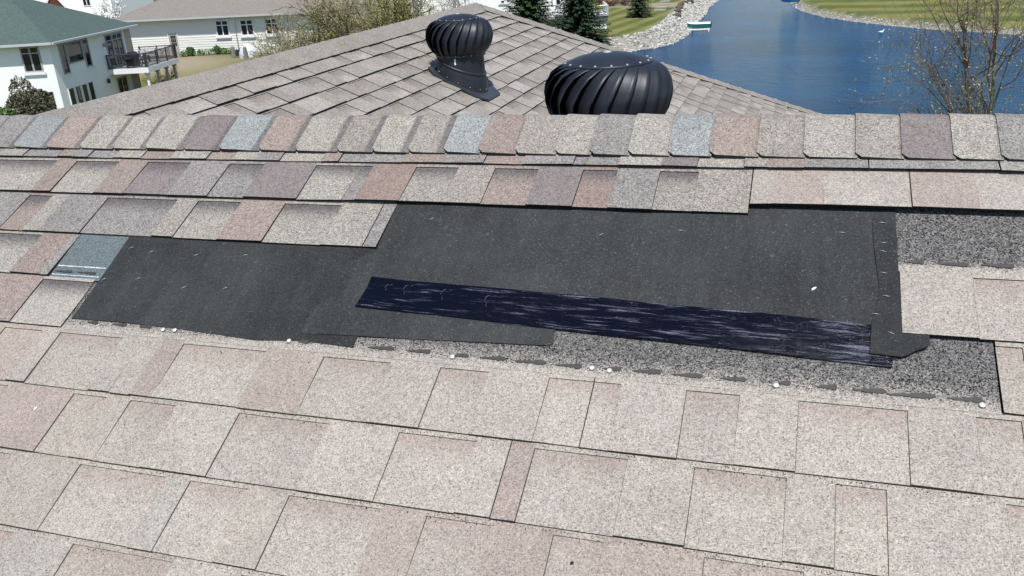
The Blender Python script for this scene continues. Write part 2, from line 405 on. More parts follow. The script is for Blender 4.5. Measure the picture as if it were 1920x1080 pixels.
# ------------------------------------------------------------------ the roof under the camera
TH = 0.48453156; HP = 1.27504577; ST, CT = math.sin(TH), math.cos(TH)
def NP(u, v, w=0.0):                              # near slope: u along the ridge, v up the slope, w out of it
    return Vector((u, v * CT - (w - HP) * ST, ZC + v * ST + (w - HP) * CT))
Mi = M.T
def u_at(px, v):                                  # u where photo column px crosses the line v on the near slope
    a = Mi @ np.array([1.0, 0, 0]); b = Mi @ np.array([0, v * CT + HP * ST, v * ST - HP * CT]); k = (px - 960) / FPX
    return float((k * b[2] - b[0]) / (a[0] - k * a[2]))
def uv(px, py):
    r = ray(px, py); n = np.array([0, -ST, CT]); t = -HP / (n @ r); q = r * t
    return float(q[0]), float(q @ np.array([0, CT, ST]))
V_RIDGE = 1.568
RX, RZ = -2.97, ZC - 0.565                        # ridge of the wing behind
APEX_Y = 8.05
def FP(u, v, w=0.0):                              # right slope of the wing: u away from the camera, v up (0 at its ridge)
    return Vector((RX - v * CT + w * ST, u, RZ + v * ST + w * CT))

house = empty('shingled_house', (-1.0, 1.6, H(-1, 1.6)), 'house with weathered tan shingle roof, some shingles torn off below its ridge', 'house')

S = lambda c, a, k=2.2: (*alb(c, k), a)
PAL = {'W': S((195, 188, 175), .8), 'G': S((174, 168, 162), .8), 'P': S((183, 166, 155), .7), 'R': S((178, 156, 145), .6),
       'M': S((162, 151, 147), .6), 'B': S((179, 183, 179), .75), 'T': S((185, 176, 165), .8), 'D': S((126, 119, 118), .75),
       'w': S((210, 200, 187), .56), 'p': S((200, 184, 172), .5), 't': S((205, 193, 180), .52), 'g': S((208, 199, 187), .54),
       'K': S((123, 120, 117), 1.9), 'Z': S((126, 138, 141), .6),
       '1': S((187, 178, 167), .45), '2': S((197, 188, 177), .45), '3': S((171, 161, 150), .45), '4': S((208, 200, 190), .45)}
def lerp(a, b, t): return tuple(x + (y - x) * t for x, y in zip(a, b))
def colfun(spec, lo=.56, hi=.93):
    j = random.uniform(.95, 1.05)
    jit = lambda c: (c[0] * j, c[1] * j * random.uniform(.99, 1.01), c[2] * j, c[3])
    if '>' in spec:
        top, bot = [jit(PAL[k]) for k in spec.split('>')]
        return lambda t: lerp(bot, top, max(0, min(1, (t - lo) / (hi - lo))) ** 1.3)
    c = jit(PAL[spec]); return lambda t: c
TS = [0, .12, .28, .42, .55, .68, .8, .92, 1.0]
def course(mb, F, vb, E, tabs, wbt=.006, wtp=-.001, th=.006, rd=.0024, so=.009, ext=.02, lift=None, TS=TS, round_r=None):
    """one row of laminated shingles: raised tabs (T) and recesses (R) between them"""
    if lift is None: lift = lambda u: 0.0
    surf = lambda u, v, d=0.0: wbt + (wtp - wbt) * (v - vb) / E + lift(u) * max(0, 1 - (v - vb) / E) - d
    n = len(tabs)
    for i, (u0, u1, kind, cf) in enumerate(tabs):
        if u1 - u0 < .002: continue
        ns = max(1, int((u1 - u0) / .12)); us = [u0 + (u1 - u0) * k / ns for k in range(ns + 1)]
        jv = vb + random.uniform(-.0012, .0012)
        d = rd if kind == 'R' else 0.0
        top = vb + E + (ext if kind == 'T' else -so)
        sl = random.uniform(-.004, .004) if kind == 'T' else 0
        la, lb_ = random.uniform(-.0006, .0022), random.uniform(-.0006, .0022)
        surf0 = surf
        surf = (lambda u, v, d=0.0, s0=surf0, la=la, lb_=lb_, u0=u0, u1=u1: s0(u, v, d) + (la + (lb_ - la) * max(0, min(1, (u - u0) / (u1 - u0)))) * max(0, 1 - (v - vb) / E) ** 1.5)
        for a, b in zip(us[:-1], us[1:]):
            for t0, t1 in zip(TS[:-1], TS[1:]):
                v0, v1 = jv + (top - jv) * t0, jv + (top - jv) * t1
                c0, c1 = cf(t0), cf(t1)
                mb.face([F(a, v0, surf(a, v0, d)), F(b, v0, surf(b, v0, d)), F(b, v1, surf(b, v1, d)), F(a, v1, surf(a, v1, d))], 0, [c0, c0, c1, c1])
            z0, z1 = surf(a, jv, d), surf(b, jv, d)
            tt = th - d
            mb.face([F(a, jv, z0 - tt), F(b, jv, z1 - tt), F(b, jv, z1), F(a, jv, z0)], 1)
            if kind == 'R':
                v0 = vb + E - so; c = cf(.0) if random.random() < .5 else cf(.3)
                e0 = F(a, v0, surf(a, v0, 0)); e1 = F(b, v0, surf(b, v0, 0))
                mb.face([e0, e1, F(b, vb + E + ext, surf(b, vb + E + ext)), F(a, vb + E + ext, surf(a, vb + E + ext))], 0, c)
                mb.face([F(a, v0, surf(a, v0, rd + .0005)), F(b, v0, surf(b, v0, rd + .0005)), e1, e0], 1)
        for k, uu in ((i - 1, u0), (i + 1, u1)):
            nb = tabs[k][2] if 0 <= k < n else 'X'
            if kind == 'T' and nb != 'T':
                dd = rd if nb == 'R' else th
                vt = vb + E - so if nb == 'R' else vb + E + ext
                # sloping cut edge, about a millimetre wide
                off = .0010 if k > i else -.0010
                mb.face([F(uu, jv, surf(uu, jv)), F(uu, vt, surf(uu, vt)), F(uu + off, vt, surf(uu, vt, dd + .0005)), F(uu + off, jv, surf(uu, jv, dd + .0005))], 1)
        surf = surf0
def parse(spec, vb, u_left, u_right, rnd, left_end=False, right_end=False):
    """'T W 47' = raised tab of blend W whose right end is at photo column 47; '|' leaves an open joint after the tab"""
    out = []; tk = spec.split(); u0 = None; k = 0
    while k < len(tk):
        kind, c, px = tk[k], tk[k + 1], tk[k + 2]; k += 3
        u1 = u_at(float(px), vb)
        if kind == 'S': u0 = u1; continue
        out.append((u0, u1, kind, colfun(c))); u0 = u1
        if k < len(tk) and tk[k] == '|': out.append((u0, u0 + .0022, 'R', lambda t: (.02, .02, .02, 0))); u0 += .0022; k += 1
    def fill(a, b):
        r = []; kd = random.choice('TR')
        while a < b - .01:
            e = min(b, a + random.uniform(.06, .22)); c = rnd(kd); r.append((a, e, kd, colfun(c))); a = e; kd = 'T' if kd == 'R' else random.choice('RRT')
        return r
    if not left_end: out = fill(u_left, out[0][0]) + out
    if not right_end: out = out + fill(out[-1][1], u_right)
    return out
UL, UR = -6.5, 4.2
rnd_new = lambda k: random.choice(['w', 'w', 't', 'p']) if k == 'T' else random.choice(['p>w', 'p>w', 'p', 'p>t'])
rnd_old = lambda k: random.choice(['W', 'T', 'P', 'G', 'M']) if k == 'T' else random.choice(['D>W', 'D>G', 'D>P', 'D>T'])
rows = []
EX = .1435
def add_row(name, vb, E, tabs, **kw):
    mb = MB(); course(mb, NP, vb, E, tabs, **kw); return mb.build('shingle_course', [GRAN, ASPH if vb > .8 else ASPH2], house)
wave = lambda a, f, p: (lambda u: a * (0.5 + 0.5 * math.sin(u * f + p)))
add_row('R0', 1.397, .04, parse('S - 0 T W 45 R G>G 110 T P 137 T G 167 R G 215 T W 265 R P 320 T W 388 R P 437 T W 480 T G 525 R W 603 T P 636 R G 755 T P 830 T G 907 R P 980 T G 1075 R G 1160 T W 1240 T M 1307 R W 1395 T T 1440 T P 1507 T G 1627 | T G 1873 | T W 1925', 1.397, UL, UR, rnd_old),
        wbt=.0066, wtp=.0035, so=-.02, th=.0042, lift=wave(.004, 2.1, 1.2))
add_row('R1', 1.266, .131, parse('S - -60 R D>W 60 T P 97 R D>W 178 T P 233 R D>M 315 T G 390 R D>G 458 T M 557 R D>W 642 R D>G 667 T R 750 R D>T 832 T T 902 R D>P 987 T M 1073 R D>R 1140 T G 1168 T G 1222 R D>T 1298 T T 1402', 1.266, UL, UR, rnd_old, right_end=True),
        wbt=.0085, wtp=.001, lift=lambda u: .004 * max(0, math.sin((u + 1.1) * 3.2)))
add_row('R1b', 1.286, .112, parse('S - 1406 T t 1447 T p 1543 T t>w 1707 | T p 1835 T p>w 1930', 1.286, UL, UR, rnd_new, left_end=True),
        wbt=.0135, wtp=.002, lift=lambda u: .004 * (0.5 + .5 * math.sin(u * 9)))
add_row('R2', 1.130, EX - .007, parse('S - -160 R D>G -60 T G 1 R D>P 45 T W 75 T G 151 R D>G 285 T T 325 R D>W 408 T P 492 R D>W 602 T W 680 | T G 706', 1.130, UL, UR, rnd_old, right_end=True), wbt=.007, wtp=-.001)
add_row('R3', .994, EX - .007, parse('S - -90 R D>W 22 T P 76 T G 92', .994, UL, UR, rnd_old, right_end=True), wbt=.0075, wtp=.0)
# the shingle whose blue-grey top lies bare beside the felt
u3e = u_at(92, .994) + .001
add_row('R4', .855, EX - .004, parse('S - -90 T P 20 R D>g 116', .855, UL, UR, rnd_old, right_end=True), wbt=.006, wtp=.0015, ext=.0)
mb = MB(); uA, uB = u3e - .01, -1.499
for v0, v1, z0, z1 in ((.99, 1.06, .0012, .0004), (1.06, 1.15, .0004, -.001)):
    mb.face([NP(uA, v0, z0), NP(uB, v0, z0), NP(uB, v1, z1), NP(uA, v1, z1)], 0, PAL['Z'])
mb.face([NP(uB, .99, -.004), NP(uB, 1.15, -.006), NP(uB, 1.15, -.001), NP(uB, .99, .0012)], 1)
for va, vbb in ((1.0265, 1.0295), (1.0, 1.0022)):              # the pale paint lines of the nailing zone
    for k in range(34):
        a = u3e + .004 + (uB - u3e - .008) * k / 34; b_ = a + random.uniform(.002, .0042)
        j = random.uniform(-.0004, .0004)
        mb.face([NP(a, va + j, .0019), NP(b_, va + j, .0019), NP(b_, vbb + j, .0019), NP(a, vbb + j, .0019)], 0, (.55, .58, .6, .2))
mb.build('bare_nailing_zone', [GRAN, ASPH], house)
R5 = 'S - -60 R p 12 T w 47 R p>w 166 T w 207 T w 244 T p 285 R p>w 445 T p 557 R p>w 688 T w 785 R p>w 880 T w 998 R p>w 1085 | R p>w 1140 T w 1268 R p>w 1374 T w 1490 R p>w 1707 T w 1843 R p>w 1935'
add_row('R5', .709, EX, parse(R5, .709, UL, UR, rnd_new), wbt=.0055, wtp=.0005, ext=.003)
# upper, unexposed part of that row, bare where shingles are gone
mb = MB()
VS = [(.852, 'w', 0), (.862, 'w', .12), (.876, 'K', .6), (.900, 'K', .95), (.94, 'K', 1), (1.0, 'D', .6)]
uu = [-1.52 + i * (0.316 + 1.52) / 40 for i in range(41)]
def zonecol(u, k): return lerp(PAL['w'], PAL['K'], VS[k][2]) if k < 5 else lerp(PAL['K'], PAL['D'], .35)
for a, b_ in zip(uu[:-1], uu[1:]):
    for k in range(5):
        v0, v1 = VS[k][0], VS[k + 1][0]; z0, z1 = .0012 - (v0 - .852) * .028, .0012 - (v1 - .852) * .028
        mb.face([NP(a, v0, z0), NP(b_, v0, z0), NP(b_, v1, z1), NP(a, v1, z1)], 0, [zonecol(a, k)] * 2 + [zonecol(a, k + 1)] * 2)
mb.build('bare_nailing_zone', [GRAN, ASPH], house)
add_row('R4r', .853, EX - .003, parse('S - 1881 R p>t 1935', .853, UL, UR, rnd_new, left_end=True), wbt=.007, wtp=.001)
add_row('R3r', .994, EX + .001, parse('S - 1691 T w 1835 R p>w 1935', .994, UL, UR, rnd_new, left_end=True), wbt=.008, wtp=.002, ext=0.002)
mb = MB()
VS2 = [(1.137, 0), (1.149, .1), (1.158, .6), (1.168, 1), (1.2, 1.0), (1.31, 1.0)]
for a, b_ in zip([.172 + i * .1 for i in range(40)], [.172 + (i + 1) * .1 for i in range(40)]):
    for k in range(5):
        (v0, q0), (v1, q1) = VS2[k], VS2[k + 1]; c0, c1 = lerp(PAL['w'], PAL['K'], q0), lerp(PAL['w'], PAL['K'], q1)
        z0, z1 = .0022 - (v0 - 1.137) * .02, .0022 - (v1 - 1.137) * .02
        mb.face([NP(a, v0, z0), NP(b_, v0, z0), NP(b_, v1, z1), NP(a, v1, z1)], 0, [c0, c0, c1, c1])
mb.face([NP(.172, 1.137, -.004), NP(.172, 1.137, .0022), NP(.172, 1.31, -.001), NP(.172, 1.31, -.006)], 1)
mb.build('bare_nailing_zone', [GRAN, ASPH], house)
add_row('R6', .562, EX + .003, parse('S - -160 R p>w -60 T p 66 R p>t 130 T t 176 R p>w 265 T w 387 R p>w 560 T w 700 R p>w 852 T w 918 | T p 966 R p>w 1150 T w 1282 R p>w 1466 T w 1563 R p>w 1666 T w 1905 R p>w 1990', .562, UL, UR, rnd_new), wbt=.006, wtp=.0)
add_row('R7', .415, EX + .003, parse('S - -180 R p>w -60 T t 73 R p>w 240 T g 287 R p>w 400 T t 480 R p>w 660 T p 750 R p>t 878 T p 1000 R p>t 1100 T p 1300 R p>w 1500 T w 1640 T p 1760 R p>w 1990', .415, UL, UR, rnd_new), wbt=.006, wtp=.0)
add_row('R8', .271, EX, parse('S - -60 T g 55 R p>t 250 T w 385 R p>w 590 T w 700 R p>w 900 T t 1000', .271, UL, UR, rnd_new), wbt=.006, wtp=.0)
for k in range(22):
    v = .271 - .1435 * (k + 1)
    add_row('Rx', v, EX, parse('S - 300 T w 420', v if v > -.3 else .1, UL, UR, rnd_new) if False else parse('S - 300 T w 420', .127, UL, UR, rnd_new), wbt=.006, wtp=.0)
V_EAVE = .271 - .1435 * 22

# adhesive blobs on the nail lines
def blob(mb, pxa, pxb, py, hgt, wz):
    (ua, va), (ub, vb_) = uv(pxa, py - (pxb - pxa) * .03), uv(pxb, py + (pxb - pxa) * .03)
    n = 16; up_, dn = [], []
    for i in range(n + 1):
        t = i / n; env = (t ** .8) * (1 - max(0, (t - .8) / .2) ** 2) ** .5 * random.uniform(.55, 1.15) * hgt + .0006
        u = ua + (ub - ua) * t; v = va + (vb_ - va) * t + random.uniform(-.0006, .0006)
        up_.append((u, v + env)); dn.append((u, v - env * .8))
    for i in range(n):
        mb.face([NP(*dn[i], wz), NP(*dn[i + 1], wz), NP(*up_[i + 1], wz + .0006), NP(*up_[i], wz + .0006)])
mb = MB()
for a, b_, y in ((690, 740, 655), (765, 808, 661), (850, 880, 669), (900, 950, 674), (965, 1025, 681), (1042, 1092, 688), (1132, 1165, 694), (1185, 1240, 699),
                 (1260, 1318, 706), (1350, 1400, 713), (1460, 1483, 721), (1530, 1570, 728), (1597, 1662, 735), (1662, 1755, 744), (1775, 1843, 751),
                 (165, 185, 607), (212, 238, 611), (262, 285, 615), (560, 580, 643)):
    mb = MB(); blob(mb, a, b_, y - 1, .0062, .0026); mb.build('adhesive_patch', SEAL, house)
mb = MB()
for a, b_, y in ((1700, 1732, 494), (1755, 1817, 498), (1838, 1902, 501), (1922, 1990, 504)): mb = MB(); blob(mb, a, b_, y, .0064, .0040); mb.build('adhesive_patch', SEAL, house)
for a, b_, y in ((104, 137, 510), (146, 181, 513)): mb = MB(); blob(mb, a, b_, y, .0048, .0030); mb.build('adhesive_patch', SEAL, house)

# ridge caps, each with a clipped corner, lapped from left to right
CE = [27, 88, 150, 211, 273, 343, 411, 485, 553, 631, 697, 765, 832, 897, 965, 1040, 1105, 1177, 1252, 1330, 1418, 1505, 1603, 1690, 1787, 1877, 1965]
CC = 'BPWWWMBPWTWTBPTWGWBPTWTMWG'
cu = [u_at(x, 1.43) for x in CE]
zr = NP(0, V_RIDGE, 0).z; yr = NP(0, V_RIDGE, 0).y
def cap_pt(u, k, w):                              # k runs from the near bottom edge (0) over the crest (4) down the far side (8)
    V = [1.43, 1.48, 1.525, 1.556, None, 1.556, 1.525, 1.48, 1.43]
    if k == 4: return Vector((u, yr, NP(0, V_RIDGE, w).z - .004))
    p = NP(u, V[k], w)
    if k > 4: p = Vector((u, 2 * yr - p.y, p.z))
    return p
allu = cu[:]; letters = list(CC)
while allu[0] > UL: allu.insert(0, allu[0] - .098); letters.insert(0, random.choice('WGPTMB'))
while allu[-1] < UR: allu.append(allu[-1] + .098); letters.append(random.choice('WGPTMB'))
far_mb = MB()
for i in range(len(allu) - 1):
    u0, u1 = allu[i], allu[i + 1]; vis = -2.9 < u0 < .6
    mb = MB() if vis else far_mb
    c = colfun(letters[i] if letters[i] in 'WBM' else (letters[i]))(0); j0 = random.uniform(-.0015, .0015)
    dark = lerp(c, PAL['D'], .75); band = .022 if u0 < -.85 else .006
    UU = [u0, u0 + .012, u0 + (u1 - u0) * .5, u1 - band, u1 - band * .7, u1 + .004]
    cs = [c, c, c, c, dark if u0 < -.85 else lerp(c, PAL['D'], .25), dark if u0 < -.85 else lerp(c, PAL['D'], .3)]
    WW = [.0118 + j0, .0116 + j0, .0100 + j0, .0085, .008, .0076]
    P = [[cap_pt(UU[q], k, WW[q]) for k in range(9)] for q in range(6)]
    for k in (0, 8):
        P[0][k] = P[0][k].lerp(P[0][1 if k == 0 else 7], .24)
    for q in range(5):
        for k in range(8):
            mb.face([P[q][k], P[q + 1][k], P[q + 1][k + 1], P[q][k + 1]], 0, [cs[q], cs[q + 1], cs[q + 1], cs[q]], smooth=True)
    for k in range(8):                            # cut edges
        dn = Vector((0, 0, -.0048)); mb.face([P[0][k] + dn, P[0][k], P[0][k + 1], P[0][k + 1] + dn], 1)
    for q in range(5):
        dn = Vector((0, 0, -.0032)); mb.face([P[q][0] + dn, P[q + 1][0] + dn, P[q + 1][0], P[q][0]], 1)
    if vis: mb.build('ridge_cap_shingle', [GRAN, ASPH], house)
far_mb.build('outer_ridge_caps', [GRAN, ASPH], house)

# wing behind: right slope with real courses, cut by the valley and the hip
SLOPE_L = (RX + 0) ; X_EAVE = 1.35
mb = MB(); nrow = int((X_EAVE - RX) / CT / EX)
rf = lambda k: random.choice(['1', '2', '4', '2', '1']) if k == 'T' else random.choice(['3>2', '3>4', '3>1', '1>4'])
for k in range(nrow):
    vb_ = -.115 - EX * (k + 1); xm = RX - vb_ * CT
    ua = max(1.0, xm + 5.0); ub = APEX_Y + (xm - RX) - .01
    tabs = []; a = ua - random.uniform(0, .2); kd = random.choice('TR')
    while a < ub:
        e = min(ub, a + random.uniform(.09, .24)); c = rf(kd); tabs.append((a, e, kd, colfun(c, .25, .8)))
        a = e; kd = 'R' if kd == 'T' and random.random() < .75 else 'T'
    course(mb, FP, vb_, EX, tabs, wbt=.009, wtp=-.001, th=.0085, rd=.0036, ext=.012, lift=lambda u, p=random.uniform(0, 6): .003 * (.5 + .5 * math.sin(u * 3 + p)), TS=[0, .25, .5, .75, 1.0])
mb.build('wing_shingle_field', [GRANF, ASPH], house)
mb = MB()                                         # cap rows of the wing's ridge and hip
def capline(A, B_, wid, na, nb, colours):
    A, B_ = Vector(A), Vector(B_); L = (B_ - A).length; d = (B_ - A) / L; n = int(L / EX)
    for i in range(n):
        p0, p1 = A + d * (i * EX), A + d * ((i + 1) * EX + .01)
        c = colfun(random.choice(colours))(0); z0, z1 = Vector((0, 0, .010)), Vector((0, 0, .0125))
        q0 = [p0 + na * wid + z0, p0 + z0 * 1.3, p0 + nb * wid + z0]; q1 = [p1 + na * wid + z1, p1 + z1 * 1.2, p1 + nb * wid + z1]
        for k in range(2): mb.face([q0[k], q1[k], q1[k + 1], q0[k + 1]], 0, c)
        dn = Vector((0, 0, -.007))
        for k in range(2): mb.face([q1[k] + dn, q1[k], q1[k + 1], q1[k + 1] + dn], 1)
        for e in (0, 2): mb.face([q0[e] + dn, q1[e] + dn, q1[e], q0[e]], 1)
apex = Vector((RX, APEX_Y, RZ)); lefts = Vector((-CT, 0, -ST)); rights = Vector((CT, 0, -ST)); fars = Vector((0, CT, -ST))
hipend = Vector((X_EAVE, APEX_Y + (X_EAVE - RX), RZ - (X_EAVE - RX) * math.tan(TH)))
hd = (hipend - apex).normalized()
def perp(s, d): v = s - d * s.dot(d); return v.normalized()
nR = -perp(-Vector((0, -1, 0)) * 1.0, hd); nF = perp(Vector((0, 1, 0)), hd)
nvR = Vector((ST, 0, CT)).cross(hd).normalized(); nvR = nvR if nvR.y < 0 else -nvR
nvF = Vector((0, ST, CT)).cross(hd).normalized(); nvF = nvF if nvF.x < 0 else -nvF
capline((RX, 1.9, RZ), (RX, APEX_Y + .08, RZ), .15, rights, lefts, '1')
capline(hipend, apex + Vector((0, 0, .004)), .15, nvR, nvF, '1')
mb.build('wing_ridge_and_hip_caps', [GRANF, ASPH], house)
# hidden slopes, deck boards, walls
mb = MB(); ye = NP(0, V_EAVE).y; ze = NP(0, V_EAVE).z; yb = 2 * yr - ye
RS = roofmat('rear_shingles', alb((176, 166, 158)))
zz = -.012
mb.face([(UL, yr, zr + zz), (UR, yr, zr + zz), (UR, yb, ze + zz), (UL, yb, ze + zz)])                              # back slope
mb.face([(UL, ye, ze - .02), (UR, ye, ze - .02), (UR, yr, zr - .02), (UL, yr, zr - .02)])                            # deck under the courses
XL = 2 * RX - X_EAVE; zf = hipend.z
mb.face([(RX, .5, RZ - .02), (RX, APEX_Y, RZ - .02), (XL, hipend.y, zf - .02), (XL, .5, zf - .02)])                  # wing left slope
mb.face([(RX, APEX_Y, RZ - .004), (X_EAVE, hipend.y, zf - .004), (XL, hipend.y, zf - .004)])                          # hip end
mb.face([(RX, 4.4, RZ - .02), (RX, APEX_Y, RZ - .02), (X_EAVE, hipend.y, zf - .02), (X_EAVE, 9.2, zf - .02), ])        # deck under the wing courses
mb.build('roof_deck', RS, house)
mb = MB(); g0 = H(0, 4) - .6
mb.box(UL + .35, UR - .35, ye + .45, yb - .45, g0, ze - .05)
mb.box(XL + .4, X_EAVE - .4, yb - .5, hipend.y - .4, g0, zf - .05)
for x in (UL + .35, UR - .37):
    mb.mesh([(x, ye + .45, ze - .06), (x, yb - .45, ze - .06), (x, yr, zr - .12), (x + .02, ye + .45, ze - .06), (x + .02, yb - .45, ze - .06), (x + .02, yr, zr - .12)],
            [(0, 1, 2), (3, 5, 4), (0, 3, 4, 1), (1, 4, 5, 2), (2, 5, 3, 0)])
mb.build('wall', SIDING, house)

# ------------------------------------------------------------------ felt, membrane, nails and scraps on the stripped patch
def sheet(name, poly, wfun, thick, mat, label, cat, step=.03, ragged=.0, group=None):
    """thin sheet cut to an outline and draped on the slope"""
    pts = []
    for (a, b_) in zip(poly, poly[1:] + poly[:1]):
        L = math.hypot(b_[0] - a[0], b_[1] - a[1]); n = max(1, int(L / step))
        for i in range(n):
            t = i / n; j = random.uniform(-ragged, ragged)
            pts.append((a[0] + (b_[0] - a[0]) * t + j, a[1] + (b_[1] - a[1]) * t + (random.uniform(-ragged, ragged) if 0 < i else 0)))
    import bmesh
    bm = bmesh.new(); vs = [bm.verts.new((p[0], p[1], 0)) for p in pts]
    f = bm.faces.new(vs); bmesh.ops.triangulate(bm, faces=[f])
    for _ in range(4):
        es = [e for e in bm.edges if e.calc_length() > step * 1.6]
        if not es: break
        bmesh.ops.subdivide_edges(bm, edges=es, cuts=1); bmesh.ops.triangulate(bm, faces=bm.faces[:])
    mb = MB(); bm.verts.ensure_lookup_table(); bm.verts.index_update()
    top = [NP(v.co.x, v.co.y, wfun(v.co.x, v.co.y)) for v in bm.verts]
    mb.mesh(top, [[v.index for v in f.verts] for f in bm.faces], smooth=True)
    for e in bm.edges:
        if e.is_boundary:
            a, b_ = [v.co for v in e.verts]; za, zb = wfun(a.x, a.y), wfun(b_.x, b_.y)
            mb.face([NP(a.x, a.y, za - thick), NP(b_.x, b_.y, zb - thick), NP(b_.x, b_.y, zb), NP(a.x, a.y, za)])
    bm.free()
    o = mb.build(name, mat); tag(o, label, cat, group); return o
ripple = lambda u, v: .0008 * math.sin(u * 23 + v * 9) + .0006 * math.sin(v * 41 - u * 7) + .0009 * math.sin(u * 11 - v * 17 + 1.3 * math.sin(v * 9))
pA = [uv(x, y) for x, y in ((135, 598), (232, 606), (340, 618), (400, 627), (480, 639), (567, 640), (620, 647), (662, 653), (672, 630))] + [(-.74, .93), (-.82, 1.11), (-.88, 1.145), (-1.5, 1.15), (-1.499, 1.13)]
sheet('felt_underlayment', pA, lambda u, v: .0016 - (v - .87) * .006 + ripple(u, v) * .6 + .0008 * (v < .9), .0014, FELT,
      'dark felt underlayment left of the glossy strip, beside the blue-grey shingle end', 'underlayment', group='dark roofing felt sheets')
pB = [uv(565, 627), uv(672, 632), uv(860, 641), uv(1028, 649.5), uv(1037, 646), uv(1040, 620)] + [(-.38, .985), (.05, .967), (.128, .95), (.165, .96), (.172, 1.0), (.171, 1.31), (-.1, 1.31), (-.12, 1.28), (-.87, 1.28), (-.85, 1.12), (-.90, 1.09), (-.935, .93)]
sheet('felt_underlayment', pB, lambda u, v: .0026 - (v - .87) * .0065 + ripple(u, v) - .0009 * max(0, min(1, (-.80 - u) / .1)) * (v > .93) + .0012 * (v < .95), .0022, FELT2,
      'largest dark felt sheet, running under the glossy strip up to the ridge courses', 'underlayment', group='dark roofing felt sheets')
pD = [uv(697, 520), uv(690, 540), uv(668, 578), uv(850, 597), uv(1100, 626), uv(1400, 659), uv(1672, 691), uv(1674, 660), (.166, 1.008), uv(1400, 587), uv(1100, 558), uv(850, 536)]
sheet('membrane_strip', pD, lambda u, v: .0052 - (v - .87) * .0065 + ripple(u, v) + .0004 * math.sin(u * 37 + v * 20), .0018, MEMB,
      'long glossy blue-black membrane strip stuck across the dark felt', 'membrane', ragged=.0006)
memb = [o for o in col.objects if o.name == 'membrane_strip'][0]
for px, py, sc_ in ((728, 541, .5), (764, 545, .7), (836, 556, .8), (918, 568, .8)):
    u, v = uv(px, py); mb = MB()
    for q, (du, dv, r0, a0, a1) in enumerate(((0, 0, .012, 90, 190), (.012, .004, .008, 60, 140), (.002, -.009, .007, 150, 250))):
        P = []
        for k in range(9):
            a = R(a0 + (a1 - a0) * k / 8); uu_, vv_ = u + (du + r0 * math.cos(a)) * sc_, v + (dv + r0 * 1.5 * math.sin(a)) * sc_
            P.append(NP(uu_, vv_, .0052 - (vv_ - .87) * .0065 + ripple(uu_, vv_) + .0004 * math.sin(uu_ * 37 + vv_ * 20) + .0003))
        mb.tube(P, [.0004, .0008, .0011, .0013, .0013, .0012, .001, .0007, .0003], 4)
    mb.build('scuff_mark', plain('grey_scuff', (.022, .024, .035), .5, .3), memb)
pC = [uv(*p) for p in ((1634, 398), (1637, 445), (1643, 500), (1648, 540), (1648, 555), (1640, 585), (1634, 610), (1632, 640), (1630, 667), (1660, 670), (1690, 673), (1705, 668), (1716, 662), (1738, 655), (1742, 650), (1742, 632))] + [(.22, .9965), (.182, .9975), (.1785, 1.0), (.1775, 1.02), (.1735, 1.31)]
sheet('felt_flap', pC, lambda u, v: .0066 - (v - .95) * .013 + ripple(u * 2, v) * .8 + .002 * max(0, (u - .18) / .04) * (v < .99), .0013, FELT,
      'narrow upright felt flap with a torn foot, lapping over the strip end', 'felt flap', ragged=.0006)

def disc_nail(px, py, label):
    u, v = uv(px, py); s = math.sin
    mb = MB(); T = lambda x, y, z: NP(u + x, v + y, .003 + z)
    mb.lathe([(0.0, .0026), (.0032, .0024), (.0044, .0018), (.0048, .0010), (.0044, .0002), (.0016, 0), (.0016, -.02), (0, -.022)], 16, 0, T)
    tag(mb.build('roofing_nail', NAILM), label, 'nail', 'roofing nails along the bared nail line')
for px, py, lb in ((307, 620, 'left one of two pale nail heads below the left felt edge'), (329, 621, 'right one of two pale nail heads below the left felt edge'),
                   (543, 641, 'pale nail head half under the wavy felt edge left of the strip'), (849, 671, 'pale nail head on its own below the left half of the glossy strip'),
                   (1110, 692, 'left one of a close pair of pale nail heads below the strip'), (1143, 697, 'right one of a close pair of pale nail heads below the strip'),
                   (1455, 725, 'pale nail head beside a dark adhesive smear, under the right part of the strip'), (1841, 762, 'pale nail head by the right shingle edge, farthest from the felt')):
    disc_nail(px, py, lb)
st0 = None
for px, py, a in ((345, 541, 30), (423, 542, 32), (285, 473, 34), (368, 480, 28), (460, 480, 20), (260, 524, 38), (247, 466, 30), (196, 525, 40), (810, 411, 35), (1127, 441, 30), (1275, 433, 2), (1578, 437, -6),
                 (1653, 420, -6), (1656, 458, -4), (1655, 474, -14), (1656, 515, -10), (1661, 559, -10), (1641, 593, -6), (1670, 629, -25)):
    u, v = uv(px, py); ca, sa = math.cos(R(a)), math.sin(R(a)); big = .0055
    z = .0032 - (v - .9) * .006 if px < 1630 else .0072 - (v - .95) * .013
    mb = MB(); mb.tube([NP(u - big * ca, v - big * sa, z - .002), NP(u - big * ca, v - big * sa, z + .0008), NP(u, v, z + .0011), NP(u + big * ca, v + big * sa, z + .0008), NP(u + big * ca, v + big * sa, z - .002)], .00042, 5)
    tag(mb.build('staple', STEEL), 'thin bright staple driven into the narrow felt flap' if px > 1630 else 'thin bright staple driven into the wide dark felt', 'staple', 'staples in the flap' if px > 1630 else 'staples in the wide felt')
